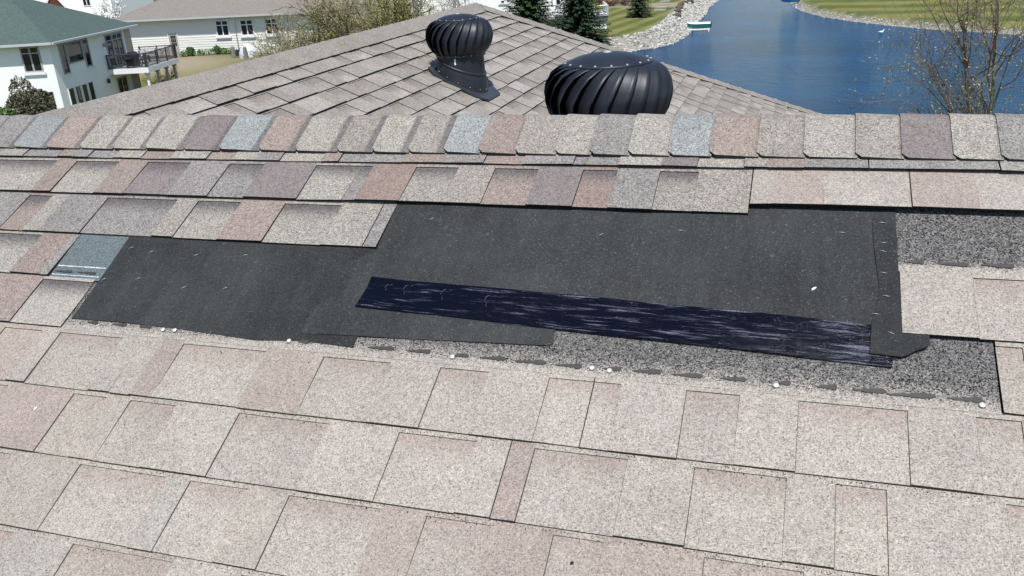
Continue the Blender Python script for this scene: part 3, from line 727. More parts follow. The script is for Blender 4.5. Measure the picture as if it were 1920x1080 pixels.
def chip(px, py, ln, wd, a, z, label, mat=CHIP, name='pale_chip', cat='debris'):
    u, v = uv(px, py); mb = MB(); ca, sa = math.cos(R(a)), math.sin(R(a)); o = [(-1, -.3), (-.6, -.9), (.3, -.7), (1, -.2), (.9, .5), (.1, 1), (-.7, .6)]
    pt = lambda k, zz, s: NP(u + s * (o[k][0] * ln * ca - o[k][1] * wd * sa), v + s * (o[k][0] * ln * sa + o[k][1] * wd * ca), zz)
    n = len(o); vs = [pt(k, z, 1) for k in range(n)] + [pt(k, z + wd * .7, .8) for k in range(n)]
    mb.mesh(vs, [tuple(range(n, 2 * n))] + [(k, (k + 1) % n, n + (k + 1) % n, n + k) for k in range(n)])
    tag(mb.build(name, mat), label, cat)
chip(1526, 542, .0060, .0022, 38, .001, 'small white scrap lying on the wide felt right of centre')
chip(69, 768, .0045, .0026, 60, .004, 'small white fleck on a pinkish tab in the lower left')
chip(1073, 1057, .0032, .0022, 20, .004, 'dark crumb on the bottom course of shingles', ASPH, 'tar_crumb', 'debris')
# loose granules along the course edges
mb = MB()
for vb_, ur in ((.562, (-1.9, .9)), (.709, (-1.9, .9)), (.415, (-1.7, .7))):
    for _ in range(520):
        g = random.choice((-1.1, -.7, -.45, -.2, .05, .3)) + random.gauss(0, .14); v = vb_ - abs(random.gauss(0, .006)) - .001
        if not ur[0] < g < ur[1]: continue
        s = random.uniform(.0006, .0013); k = random.choice((.012, .012, .02, .05)); c = (k, k, k, 1)
        rock(mb, NP(g, v, .0002 + .0048 * 0), s, c)
for _ in range(260):
    rock(mb, NP(random.uniform(-1.5, .6), random.uniform(.3, .85), .0035), random.uniform(.0006, .0012), (.02, .018, .017, 1))
tag(mb.build('loose_granules', ROCK), 'loose dark granules caught along the lower course edges', 'granules', kind='stuff')

# ------------------------------------------------------------------ turbine vents
def make_vent(loc, label, HB=.176):
    root = empty('turbine_vent', (0, 0, 0), label, 'roof vent', 'black turbine vents on the roof')
    nx, nz = ST, CT                                # the roof falls towards local +x
    prof = [(.154, 0), (.179, .025), (.199, .060), (.2095, .1), (.2105, .122), (.204, .155), (.188, .185), (.165, .203), (.142, .212)]
    N = 23
    for k in range(N):
        mb = MB(); a0 = 2 * math.pi * k / N; W = 2 * math.pi / N * 1.22; nw = 6; m = 17; P = []
        for i in range(m):
            t = i / (m - 1); q = t * (len(prof) - 1); j = min(int(q), len(prof) - 2); fr = q - j
            r = prof[j][0] + (prof[j + 1][0] - prof[j][0]) * fr; z = HB + prof[j][1] + (prof[j + 1][1] - prof[j][1]) * fr
            tw = R(33) * t ** 2.2; row = []
            open_ = min(1, 4 * t * (1 - t) + .12)
            for x in range(nw):
                s_ = x / (nw - 1); rr = r - .028 * open_ * (1 - s_) ** 1.2 + .004 * open_ * (s_ > .99) - (.0025 if 0.5 < s_ < .7 else 0)
                a = a0 + tw + W * (s_ - 1); row.append((rr * math.cos(a), rr * math.sin(a), z))
            P.append(row)
        vs = [p for row in P for p in row]
        fs = [(i * nw + x, i * nw + x + 1, (i + 1) * nw + x + 1, (i + 1) * nw + x) for i in range(m - 1) for x in range(nw - 1)]
        mb.mesh(vs, fs, smooth=True)
        o = mb.build('vane', BLACK, root); md = o.modifiers.new('thick', 'SOLIDIFY'); md.thickness = .0015
    mb = MB(); zt = HB + .212
    mb.lathe([(.146, zt - .004), (.148, zt), (.142, zt + .004), (.13, zt + .006), (.118, zt + .012), (.09, zt + .021), (.06, zt + .027), (.03, zt + .030), (0, zt + .0305)], 40)
    top = mb.build('top_cap', BLACK, root)
    rv = None
    def rivet(parent, r, z, a, s=.0052, tilt=0):
        mb = MB(); x, y = r * math.cos(a), r * math.sin(a)
        if tilt: T = lambda px, py, pz: (x + (pz) * math.cos(a) - py * math.sin(a), y + pz * math.sin(a) + py * math.cos(a), z + px)
        else: T = lambda px, py, pz: (x + px, y + py, z + pz)
        mb.lathe([(s, -.001), (s, .0012), (s * .6, .0028), (0, .0032)], 8, 0, T); mb.build('rivet', RIV, parent)
    for k in range(17): rivet(top, .140, zt + .0042, 2 * math.pi * (k + .3) / 17, .0042)
    mb = MB(); mb.lathe([(.014, zt + .029), (.014, zt + .033), (.009, zt + .0355), (0, zt + .036)], 14); mb.build('hub_cap', RIV, top)
    mb = MB(); mb.lathe([(.150, HB - .014), (.157, HB - .012), (.158, HB + .008), (.151, HB + .012), (.146, HB + .010), (.146, HB - .014)], 40)
    ring = mb.build('lower_ring', BLACK, root)
    for k in range(20): rivet(ring, .1575, HB - .001, 2 * math.pi * (k + .5) / 20, .0034, 1)
    # shaft and spider seen in the dark gaps
    mb = MB(); mb.tube([(0, 0, HB - .05), (0, 0, zt + .03)], .008, 8)
    for k in range(3): mb.tube([(0, 0, HB + .0), (.146 * math.cos(k * 2.09), .148 * math.sin(k * 2.09), HB - .006)], .005, 5)
    mb.build('shaft', BLACK, root)
    # fixed collar in two cuts: upper upright pipe, seam, lower skewed skirt
    n = 48; zs = lambda x: HB - .072 - x * .40          # seam plane falls with the roof
    def ringv(r, zf, ox=0, oy=0): return [(ox + r * math.cos(2 * math.pi * j / n), oy + r * math.sin(2 * math.pi * j / n), zf(ox + r * math.cos(2 * math.pi * j / n))) for j in range(n)]
    mb = MB(); v = ringv(.1455, lambda x: HB - .006) + ringv(.1475, lambda x: zs(x) + .006)
    mb.mesh(v, [(j, (j + 1) % n, n + (j + 1) % n, n + j) for j in range(n)], smooth=True); mb.build('upper_collar', BLACK, root)
    mb = MB(); rr = [(.1475, .008), (.154, .006), (.155, -.004), (.1495, -.008)]
    v = sum([ringv(r, lambda x, d=d: zs(x) + d) for r, d in rr], [])
    mb.mesh(v, [(k * n + j, k * n + (j + 1) % n, (k + 1) * n + (j + 1) % n, (k + 1) * n + j) for k in range(3) for j in range(n)], smooth=True); mb.build('seam_ring', BLACK, root)
    mb = MB(); base = lambda x: -x * math.tan(TH) + .010
    v = ringv(.1515, lambda x: zs(x) - .007) + ringv(.1575, lambda x: zs(x) * .6 + base(x) * .4, -.002) + ringv(.161, lambda x: base(x) + .020, -.004) + ringv(.165, lambda x: base(x) + .001, -.004)
    mb.mesh(v, [(k * n + j, k * n + (j + 1) % n, (k + 1) * n + (j + 1) % n, (k + 1) * n + j) for k in range(3) for j in range(n)], smooth=True); sk = mb.build('skirt', BLACK, root)
    for k in range(14):
        a = 2 * math.pi * k / 14; x, y = -.006 + .159 * math.cos(a), .159 * math.sin(a); mb = MB()
        mb.lathe([(.0035, 0), (.003, .003), (0, .004)], 6, 0, lambda px, py, pz: (x + px + pz * math.cos(a) * 1.5, y + py + pz * math.sin(a) * 1.5, base(x) + .020 + pz)); mb.build('rivet', GALV, sk)
    mb = MB(); c = .06; X0, X1, Y = -.19, .205, .172
    out = [(X0 + c, -Y), (X1 - c, -Y), (X1, -Y + c), (X1, Y - c), (X1 - c, Y), (X0 + c, Y), (X0, Y - c), (X0, -Y + c)]
    q = lambda x, y, d: (x + d * ST, y, -x * math.tan(TH) + d)
    vs = [q(x, y, .012) for x, y in out] + [q(x, y, .002) for x, y in out]; k8 = range(8)
    mb.mesh(vs, [tuple(k8)] + [(8 + k, 8 + (k + 1) % 8, (k + 1) % 8, k) for k in k8]); mb.build('flashing', FLASH, root)
    mb = MB(); a = R(-84); x, y = .147 * math.cos(a), .147 * math.sin(a); tx, ty = -math.sin(a), math.cos(a); z0 = HB - .050
    px = lambda s_, h, d: (x + tx * s_ + d * math.cos(a), y + ty * s_ + d * math.sin(a), z0 + h)
    mb.mesh([px(-.005, 0, .002), px(.005, 0, .002), px(.005, .035, .002), px(-.005, .035, .002), px(-.005, 0, -.002), px(.005, 0, -.002), px(.005, .035, -.002), px(-.005, .035, -.002)],
            [(0, 1, 2, 3), (4, 7, 6, 5), (0, 4, 5, 1), (2, 6, 7, 3), (0, 3, 7, 4), (1, 5, 6, 2)]); mb.build('label_tag', WHITEP, root)
    root.location = loc
    return root
xv, yv = -2.285, 5.83
vent = make_vent((xv, yv, FP(0, -(xv - RX) / CT).z + .004), 'whole black turbine vent standing on the far wing roof, collar and flashing in view')
vent.scale = (1.088,) * 3
yv2 = 3.165
v2 = make_vent((-.681, yv2, zr - (yv2 - yr) * math.tan(TH)), 'large near black turbine vent rising behind the ridge, its base hidden', HB=.325)
v2.rotation_euler = (0, 0, R(90)); v2.scale = (1.088,) * 3

# ------------------------------------------------------------------ houses across the lawns
def frame2(P, d):
    """local frame on a wall: s along d, z up, o outwards (towards the camera side)"""
    n = np.array([-d[1], d[0]]); to = np.array([-P[0], -P[1]])
    if n @ to < 0: n = -n
    return lambda s, o, z: (P[0] + d[0] * s + n[0] * o, P[1] + d[1] * s + n[1] * o, z)
def window(T, parent, s0, s1, z0, z1, cols=1, transom=0.0, fr=.07, mat=GREYP, sill=None, depth=.06, rows=1, name='window', bar=.035, off=0.0):
    """frame with reveal, mullions and one pane behind"""
    if s0 > s1: s0, s1 = s1, s0
    T0 = T; T = lambda a, o, z: T0(a, o + off, z)
    mb = MB()
    mb.box(s0, s1, -.02, depth, z0, z0 + fr, 0, T); mb.box(s0, s1, -.02, depth, z1 - fr, z1, 0, T)
    mb.box(s0, s0 + fr, -.02, depth, z0 + fr, z1 - fr, 0, T); mb.box(s1 - fr, s1, -.02, depth, z0 + fr, z1 - fr, 0, T)
    for k in range(1, cols):
        x = s0 + (s1 - s0) * k / cols; mb.box(x - fr * .6, x + fr * .6, -.02, depth - .005, z0 + fr, z1 - fr, 0, T)
    if transom: mb.box(s0 + fr, s1 - fr, -.02, depth - .01, z1 - transom - bar, z1 - transom + bar, 0, T)
    for k in range(1, rows):
        z = z0 + (z1 - z0) * k / rows; mb.box(s0 + fr, s1 - fr, -.02, depth - .012, z - bar * .5, z + bar * .5, 0, T)
    f = mb.build(name, mat, parent)
    mb = MB(); mb.box(s0 + fr * .5, s1 - fr * .5, -.03, .014, z0 + fr * .5, z1 - fr * .5, 0, T); mb.build('pane', GLASS, f)
    if sill: mb = MB(); mb.box(s0 - .12, s1 + .12, -.02, depth + .07, z0 - .17, z0 - .003, 0, T); mb.build('sill', sill, f)
    return f

# green roofed house
P1 = np.array([-46.4766, 46.3612, 0]); dB = np.array([-.250032, .968238]); dA = np.array([-.968238, -.250032])
g1 = H(-46, 46); E1 = 6.42
h1 = empty('stucco_house', (P1[0], P1[1], g1), 'cream stucco house with green hip roof and raised rear deck', 'house')
TA, TB = frame2(P1, dA), frame2(P1, dB)
LA, LB = 11.0, 10.9
nA = -dB; nB = -dA                                 # outward normals of the two seen walls
def q1(sa, sb, z): return (P1[0] + dA[0] * sa + dB[0] * sb, P1[1] + dA[1] * sa + dB[1] * sb, z)
mb = MB(); base = [q1(0, 0, 0), q1(LA, 0, 0), q1(LA, LB, 0), q1(0, LB, 0)]
for a, b_ in zip(base, base[1:] + base[:1]): mb.face([(a[0], a[1], g1 - .5), (b_[0], b_[1], g1 - .5), (b_[0], b_[1], E1), (a[0], a[1], E1)])
mb.build('wall', STUCCO, h1)
ov = .55; e0, e1, f0, f1 = -ov, LA + ov, -ov, LB + ov; hr = (f1 - f0) / 2; rise = hr * .5
ra, rb = e0 + hr, e1 - hr; mid = (f0 + f1) / 2
if ra > rb: ra = rb = (e0 + e1) / 2
c4 = [q1(e0, f0, E1 + .12), q1(e1, f0, E1 + .12), q1(e1, f1, E1 + .12), q1(e0, f1, E1 + .12)]
ridge1 = [q1(ra, mid, E1 + .12 + rise), q1(rb, mid, E1 + .12 + rise)]
mb = MB(); mb.face([c4[0], c4[1], ridge1[1], ridge1[0]]); mb.face([c4[1], c4[2], ridge1[1]]); mb.face([c4[2], c4[3], ridge1[0], ridge1[1]]); mb.face([c4[3], c4[0], ridge1[0]])
mb.face([(x, y, E1 + .0) for x, y, z in c4])
rf1 = mb.build('roof', GREENROOF, h1)
mb = MB()
for a, b_ in zip(c4, c4[1:] + c4[:1]):
    a, b_ = Vector(a), Vector(b_); d = (b_ - a).normalized(); o = Vector((d.y, -d.x, 0)); cc = sum((Vector(p) for p in c4), Vector()) / 4
    if o.dot(a - cc) < 0: o = -o
    mb.mesh([a + Vector((0, 0, -.14)), b_ + Vector((0, 0, -.14)), b_ + o * .11 + Vector((0, 0, -.13)), a + o * .11 + Vector((0, 0, -.13)),
             a + Vector((0, 0, .015)), b_ + Vector((0, 0, .015)), b_ + o * .11 + Vector((0, 0, .0)), a + o * .11 + Vector((0, 0, .0))],
            [(0, 1, 2, 3), (4, 7, 6, 5), (0, 4, 5, 1), (2, 6, 7, 3), (0, 3, 7, 4), (1, 5, 6, 2)])
mb.build('gutter', GUTTER, rf1)
def wpx(P, d, x0, y0, x1, y1):
    a, b_ = at_wall(x0, y0, P, d), at_wall(x1, y1, P, d); return a[0], b_[0], min(a[1], b_[1]), max(a[1], b_[1])
window(TA, h1, .72, 2.0, 4.72, 6.34, 2, .42, sill=WHITEP, fr=.09)
window(TA, h1, .5, 1.28, g1 - .1, 3.42, 1, name='lower_door', fr=.04, mat=DARKRAIL)
window(TB, h1, .95, 1.75, 4.35, 6.3, 1, 0, sill=WHITEP, fr=.08)
window(TB, h1, 1.85, 3.85, 4.9, 6.3, 1, 0, fr=.09)
window(TB, h1, 3.95, 4.75, 4.42, 6.3, 1, .38, sill=WHITEP, fr=.09)
for k in range(4): window(TB, h1, .9 + k * .86, .9 + k * .86 + .74, 1.75, 3.45, 1, fr=.06, mat=WHITEP)
window(TB, h1, 7.2, 8.15, 3.9, 6.2, 1, .42, name='patio_door', fr=.08)
window(TB, h1, 8.2, 9.7, 3.9, 6.2, 2, .42, name='patio_door', fr=.08)
window(TB, h1, 7.6, 9.1, g1, 3.1, 2, name='lower_door', fr=.07)
mb = MB(); mb.box(9.95, 10.95, -.1, .14, g1 - .3, E1 - .02, 0, TB); mb.build('brick_pier', BRICK, h1)
mb = MB(); mb.box(9.72, 9.93, -.02, .12, 3.85, E1 - .02, 0, TB); mb.build('corner_trim', WHITEP, h1)
mb = MB(); mb.lathe([(.02, 0), (.11, .03), (.1, .2), (.05, .26), (0, .27)], 12, 0, lambda x, y, z: TB(6.75 + x, .14 + y, 5.45 + z)); mb.build('wall_lamp', GREYP, h1)
mb = MB(); mb.lathe([(.0, 0), (.1, .02), (.12, .3), (.03, .36), (0, .37)], 10, 0, lambda x, y, z: TB(6.2 + x, .16 + y, 2.95 + z)); mb.build('wall_lamp', DARKRAIL, h1)
# deck
DZ = 3.85; o1 = 3.0; s0d, s1d = 6.7, 12.0
mb = MB(); mb.box(s0d, s1d, .02, o1, DZ - .05, DZ, 0, TB); dk = mb.build('deck_floor', GREYP, h1)
mb = MB(); mb.box(s0d - .03, s0d + .02, .02, o1 + .03, DZ - .36, DZ + .005, 0, TB); mb.box(s0d + .02, s1d, o1 - .02, o1 + .03, DZ - .36, DZ + .005, 0, TB); mb.build('deck_fascia', WHITEP, h1)
for s_, o_ in ((s0d + .35, o1 - .3), (s0d + 2.0, o1 - .3), (s0d + 3.6, o1 - .3), (s1d - .3, o1 - .3)):
    mb = MB(); mb.box(s_ - .08, s_ + .08, o_ - .08, o_ + .08, g1 - .3, DZ - .30, 0, TB); mb.box(s_ - .14, s_ + .14, o_ - .14, o_ + .14, DZ - .55, DZ - .3, 0, TB); mb.build('deck_post', WHITEP if s_ < s0d + 1 else GREYP, h1)
def railing(T, s0, s1, o0, o1, z0, hgt, mat, parent, gap=.10, post=1.6, rail=.035, bal=.017, pp=.045):
    L = math.hypot(s1 - s0, o1 - o0); n = max(1, round(L / post))
    W = lambda t, z: (s0 + (s1 - s0) * t, o0 + (o1 - o0) * t, z)
    for k in range(n + 1):
        s_, o_, _ = W(k / n, 0); mb = MB(); mb.box(s_ - pp, s_ + pp, o_ - pp, o_ + pp, z0, z0 + hgt + .06, 0, T); mb.build('rail_post', mat, parent)
    for k in range(n):
        mb = MB()
        for z in (z0 + .1, z0 + hgt): mb.tube([T(*W(k / n, z)), T(*W((k + 1) / n, z))], rail, 4, smooth=False)
        m_ = int(L / n / gap)
        m_ = max(m_, 2)
        for i in range(1, m_): mb.tube([T(*W((k + i / m_) / n, z0 + .1)), T(*W((k + i / m_) / n, z0 + hgt))], bal, 4, smooth=False)
        mb.build('railing_panel', mat, parent)
railing(TB, s0d + .05, s0d + .05, .1, o1 - .15, DZ, .98, DARKRAIL, h1)
railing(TB, s0d + .05, s1d - .05, o1 - .05, o1 - .05, DZ, .98, DARKRAIL, h1)
railing(TB, s1d - .05, s1d - .05, o1 - .15, .1, DZ, .98, DARKRAIL, h1)
# things on the deck
gp = TB(7.35, 1.7, DZ); gr = empty('grill', gp, 'black covered barbecue grill on the raised deck', 'grill')
mb = MB(); T = lambda x, y, z: TB(7.35 + x, 1.7 + y, DZ + z)
mb.box(-.38, .38, -.3, .3, .12, .72, 0, T); mb.build('cabinet', DARKRAIL, gr)
mb = MB(); n = 10
pr = [(.34 * math.cos(math.pi * k / n), .74 + .36 * math.sin(math.pi * k / n)) for k in range(n + 1)]
vs = [T(x, y, z) for x in (-.42, .42) for y, z in pr]; m_ = n + 1
mb.mesh(vs, [(k, k + 1, m_ + k + 1, m_ + k) for k in range(n)] + [tuple(range(m_)), tuple(range(m_, 2 * m_))]); mb.build('lid', BLACK, gr)
mb = MB(); mb.box(-.75, -.42, -.26, .26, .68, .73, 0, T); mb.box(.42, .75, -.26, .26, .68, .73, 0, T); mb.build('side_shelf', DARKRAIL, gr)
for x in (-.33, .33):
    for y in (-.25, .25): mb = MB(); mb.tube([T(x, y - .02, .06), T(x, y + .02, .06)], .06, 10); mb.build('wheel', BLACK, gr)
def chair(s_, o_, rot, label):
    b_ = TB(s_, o_, DZ); r = empty('patio_chair', b_, label, 'patio chair', 'patio chairs on the raised deck')
    ca, sa = math.cos(rot), math.sin(rot); T = lambda x, y, z: TB(s_ + x * ca - y * sa, o_ + x * sa + y * ca, DZ + z)
    mb = MB(); mb.box(-.3, .3, -.3, .3, .34, .42, 0, T); mb.build('seat', WICK, r)
    mb = MB(); mb.box(-.26, .26, -.26, .26, .42, .52, 0, T); mb.build('cushion', CUSH, r)
    mb = MB(); mb.box(-.3, .3, .26, .34, .42, 1.02, 0, T); bk = mb.build('backrest', WICK, r)
    mb = MB(); mb.box(-.2, .2, .235, .258, .5, 1.0, 0, T); mb.box(-.2, .2, .235, .36, 1.02, 1.04, 0, T); mb.box(-.2, .2, .342, .36, .62, 1.04, 0, T); mb.build('towel', CUSH, bk)
    for x in (-.27, .27):
        mb = MB(); mb.box(x - .035, x + .035, -.3, .3, .58, .64, 0, T); mb.build('armrest', WICK, r)
        for y in (-.27, .27): mb = MB(); mb.box(x - .03, x + .03, y - .03, y + .03, 0, .34 if y > 0 else .58, 0, T); mb.build('leg', WICK, r)
chair(9.0, 1.5, 0.5, 'grey patio chair with a pale towel, the one nearer the grill')
chair(10.6, 1.7, -0.4, 'grey patio chair with a pale towel, the one nearer the far deck corner')
t_ = empty('patio_table', TB(9.8, 1.2, DZ), 'low grey table between two patio chairs on the deck', 'table')
mb = MB(); T = lambda x, y, z: TB(9.8 + x, 1.2 + y, DZ + z); mb.box(-.4, .4, -.4, .4, .5, .56, 0, T); mb.build('table_top', CUSH, t_)
for x in (-.34, .34):
    for y in (-.34, .34): mb = MB(); mb.box(x - .03, x + .03, y - .03, y + .03, 0, .5, 0, T); mb.build('leg', WICK, t_)

# beige sided house
P2 = np.array([-54.7, 68.4, 0]); d2 = np.array([-.9968, -.08]); g2 = 2.8; E2 = 6.02
h2 = empty('sided_house', (P2[0], P2[1], g2), 'low beige sided house with plain taupe hip roof', 'house')
T2 = frame2(P2, d2); SL, SR_ = 5.0, -15.5; DEP = 11.0
mb = MB(); z = g2 - .25; bh = .205
while z < E2 - .02:
    z1 = min(z + bh, E2)
    mb.face([T2(SL, .035, z), T2(SR_, .035, z), T2(SR_, .006, z1), T2(SL, .006, z1)]); mb.face([T2(SL, .0, z), T2(SR_, .0, z), T2(SR_, .035, z), T2(SL, .035, z)]); z = z1
for a, b_ in (((SL, 0), (SL, -DEP)), ((SL, -DEP), (SR_, -DEP)), ((SR_, -DEP), (SR_, 0))):
    mb.face([T2(a[0], a[1], g2 - .6), T2(b_[0], b_[1], g2 - .6), T2(b_[0], b_[1], E2), T2(a[0], a[1], E2)])
mb.build('wall', SIDING, h2)
mb = MB(); mb.box(SR_, SL, -.05, .02, g2 - .6, g2 - .2, 0, T2); mb.build('foundation', GREYP, h2)
ov = .62; a0, a1, b0, b1 = SL + ov, SR_ - ov, ov, -DEP - ov; hd2 = (b0 - b1) / 2; pt = 5.2 / 12
c4 = [T2(a0, b0, E2 + .1), T2(a1, b0, E2 + .1), T2(a1, b1, E2 + .1), T2(a0, b1, E2 + .1)]
rr = [T2(a0 - hd2, (b0 + b1) / 2, E2 + .1 + hd2 * pt), T2(a1 + hd2, (b0 + b1) / 2, E2 + .1 + hd2 * pt)]
mb = MB(); mb.face([c4[0], c4[1], rr[1], rr[0]]); mb.face([c4[1], c4[2], rr[1]]); mb.face([c4[2], c4[3], rr[0], rr[1]]); mb.face([c4[3], c4[0], rr[0]]); mb.face([(x, y, E2 + .002) for x, y, z in c4])
rf2 = mb.build('roof', TAUPEROOF, h2)
mb = MB(); mb.box(a1 - .1, a0 + .1, b0, b0 + .1, E2 - .03, E2 + .115, 0, T2); mb.box(a0, a0 + .1, b1, b0, E2 - .03, E2 + .115, 0, T2); mb.build('gutter', GUTTER, rf2)
window(T2, h2, -.92, .12, g2 - .02, 4.9, 1, fr=.09, mat=WHITEP, name='door_frame', off=.035)
dr = None
mb = MB(); mb.box(-.8, 0.0, .0, .075, g2, 4.78, 0, T2); dr = mb.build('door', plain('tan_door', (.36, .335, .29), .6), h2)
mb = MB()
for i in range(3):
    for j in range(3): mb.box(-.66 + i * .18, -.66 + i * .18 + .15, .06, .082, 3.72 + j * .32, 3.72 + j * .32 + .28, 0, T2)
mb.build('door_lites', GLASS, dr)
mb = MB(); mb.lathe([(0, .0), (.03, .01), (.03, .04), (0, .05)], 8, 0, lambda x, y, z: T2(-.72 + x, .075 + z, 3.62 + y)); mb.build('handle', GALV, dr)
window(T2, h2, -6.1, -4.85, 4.4, 5.74, 2, .42, fr=.08, mat=WHITEP, sill=WHITEP, off=.035)
window(T2, h2, -8.5, -7.25, 4.36, 5.7, 2, .42, fr=.08, mat=WHITEP, sill=WHITEP, off=.035)
window(T2, h2, -10.9, -9.65, 4.36, 5.7, 2, .42, fr=.08, mat=WHITEP, sill=WHITEP, off=.035)
mb = MB(); mb.tube([T2(-6.75, .09, E2 - .02), T2(-6.75, .09, g2)], .045, 6); mb.build('downspout', WHITEP, h2)
mb = MB(); mb.lathe([(0, -.12), (.09, -.08), (.12, .02), (.05, .1), (0, .1)], 10, 0, lambda x, y, z: T2(-6.15 + x, .22 + y, E2 - .15 + z)); mb.build('flood_lamp', WHITEP, h2)
mb = MB(); mb.box(-1.2, .5, .06, 1.1, g2 - .25, g2 - .04, 0, T2); mb.build('door_step', GREYP, h2)
# pale dome with stone posts by that wall
dp = at_d(467, 103, 75.5); dm = empty('domed_cover', (dp.x, dp.y, H(dp.x, dp.y)), 'light grey domed cover between small stone posts by the beige wall', 'cover')
mb = MB(); zb = max(H(dp.x, dp.y), 2.6); T = lambda x, y, z: (dp.x + x, dp.y + y, zb + z)
mb.lathe([(.82, -.3), (.84, .0), (.80, .35), (.66, .7), (.42, .92), (.2, 1.0), (0, 1.02)], 24, 0, T); mb.build('dome', plain('pale_cover', (.52, .53, .57), .6, .3, var=.05), dm)
mb = MB(); mb.box(-.95, -.75, -.5, -.1, .1, .62, 0, T); mb.build('dark_vent', DARKRAIL, dm)
for x, y in ((-1.15, -.55), (.35, -1.0)):
    p = (dp.x + x, dp.y + y); s_ = empty('stone_post', (p[0], p[1], zb), 'rough grey stone post left of the pale dome' if x < 0 else 'rough grey stone post in front of the pale dome', 'stone post')
    mb = MB(); mb.lathe([(.2, -.4), (.19, .2), (.2, .5), (.17, .85), (.09, .95), (0, .95)], 7, 0, lambda a, b_, c: (p[0] + a * random.uniform(.85, 1.15), p[1] + b_ * random.uniform(.85, 1.15), zb + c), (.2, .19, .17, 1), False); mb.build('post', ROCK, s_)

# white house with a red-brown gable, far left
P3 = at_d(150, 60, 100); P3 = np.array([P3.x, P3.y, 0]); d3 = np.array([-.985, -.17]); T3 = frame2(P3, d3); g3 = 2.6
h3 = empty('white_gabled_house', (P3[0], P3[1], g3), 'tall white house with red-brown gable end behind the green roof', 'house')
sR = at_wall(212, 20, P3, d3)[0]; sL = at_wall(60, 20, P3, d3)[0]
mb = MB()
for (a, b_), (c_, e_) in (((sL, 0), (sR, 0)), ((sR, 0), (sR, -9)), ((sR, -9), (sL, -9)), ((sL, -9), (sL, 0))):
    mb.face([T3(a, b_, g3 - .5), T3(c_, e_, g3 - .5), T3(c_, e_, 12.4), T3(a, b_, 12.4)])
mb.build('wall', STUCCO, h3)
mb = MB(); om = -4.5
for s_, k in ((-.6, 0),):
    A = [T3(sL + .6, .6, 12.3), T3(sR - .6, .6, 12.3), T3(sR - .6, om, 14.6), T3(sL + .6, om, 14.6)]; B_ = [T3(sL + .6, -9.6, 12.3), T3(sR - .6, -9.6, 12.3), T3(sR - .6, om, 14.6), T3(sL + .6, om, 14.6)]
    mb.face(A); mb.face(B_); mb.face([A[0], A[3], B_[0]]); mb.face([A[1], A[2], B_[1]])
mb.build('roof', BROWNROOF, h3)
gx0, gz0 = at_wall(93, 10, P3, d3); gx1, gz1 = at_wall(140, 16, P3, d3); gzb = min(gz0, gz1) - .1
gm = (gx0 + gx1) / 2; gt = gzb + 1.9
mb = MB(); vs = [T3(gx0, 1.2, gzb), T3(gx1, 1.2, gzb), T3(gm, 1.2, gt), T3(gx0, -.0, gzb), T3(gx1, -.0, gzb), T3(gm, -.0, gt)]
mb.mesh(vs, [(0, 1, 2), (0, 3, 4, 1), (1, 4, 5, 2), (2, 5, 3, 0)]); gb = mb.build('gable', REDWOOD, h3)
mb = MB()
for xa in (gx0, gx1):
    s_ = 1 if xa == gx0 else -1; dx = (gm - xa); ex = xa - dx * .25; ez = gzb - (gt - gzb) * .25
    mb.mesh([T3(ex, 1.35, ez), T3(gm, 1.35, gt), T3(gm, 1.35, gt + .28), T3(ex, 1.35, ez + .28), T3(ex, -.0, ez), T3(gm, -.0, gt), T3(gm, -.0, gt + .28), T3(ex, -.0, ez + .28)],
            [(0, 1, 2, 3), (3, 2, 6, 7), (0, 4, 5, 1), (0, 3, 7, 4)])
mb.build('gable_trim', WHITEP, gb)
w3 = at_wall(159, 0, P3, d3), at_wall(167, 11, P3, d3); window(T3, h3, w3[0][0] + .3, w3[1][0] - .3, w3[1][1], w3[1][1] + 1.6, 2, fr=.07, mat=WHITEP)
# brown roof beyond
P4 = at_d(268, 12, 118); h4 = empty('brown_house', (P4.x, P4.y, 2.5), 'distant house of which only the maroon-brown roof edge shows', 'house')
mb = MB(); T = lambda x, y, z: (P4.x + x, P4.y + y, z)
mb.box(-5, 7, 0, 9, 2.0, P4.z - .4, 0, T); mb.build('wall', STUCCO, h4)
mb = MB(); zz = P4.z - .4; vs = [T(-5.6, -.6, zz), T(7.6, -.6, zz), T(7.6, 9.6, zz), T(-5.6, 9.6, zz), T(-1, 4.5, zz + 2.6), T(4, 4.5, zz + 2.6)]
mb.mesh(vs, [(0, 1, 5, 4), (1, 2, 5), (2, 3, 4, 5), (3, 0, 4), (0, 3, 2, 1)]); mb.build('roof', REDROOF, h4)

# white house with the deck, behind the spruces
P5 = at_d(940, 40, 101); P5 = np.array([P5.x, P5.y, 0]); d5 = np.array([.97, .24]); T5 = frame2(P5, d5); g5 = H(P5[0], P5[1])
h5 = empty('white_lakeside_house', (P5[0], P5[1], g5), 'bright white two storey house behind the roof apex and spruces', 'house')
s0, s1 = at_wall(770, 10, P5, d5)[0], at_wall(1062, 5, P5, d5)[0]
mb = MB()
for (a, b_), (c_, e_) in (((s0, 0), (s1, 0)), ((s1, 0), (s1, -9)), ((s1, -9), (s0, -9)), ((s0, -9), (s0, 0))):
    mb.face([T5(a, b_, g5 - .5), T5(c_, e_, g5 - .5), T5(c_, e_, 9.6), T5(a, b_, 9.6)])
mb.build('wall', STUCCO, h5)
mb = MB(); zz = 9.5; vs = [T5(s0 - .6, .6, zz), T5(s1 + .6, .6, zz), T5(s1 + .6, -9.6, zz), T5(s0 - .6, -9.6, zz), T5(s0 + 4, -4.5, zz + 2.4), T5(s1 - 4, -4.5, zz + 2.4)]
mb.mesh(vs, [(0, 1, 5, 4), (1, 2, 5), (2, 3, 4, 5), (3, 0, 4), (0, 3, 2, 1)]); mb.build('roof', BROWNROOF, h5)
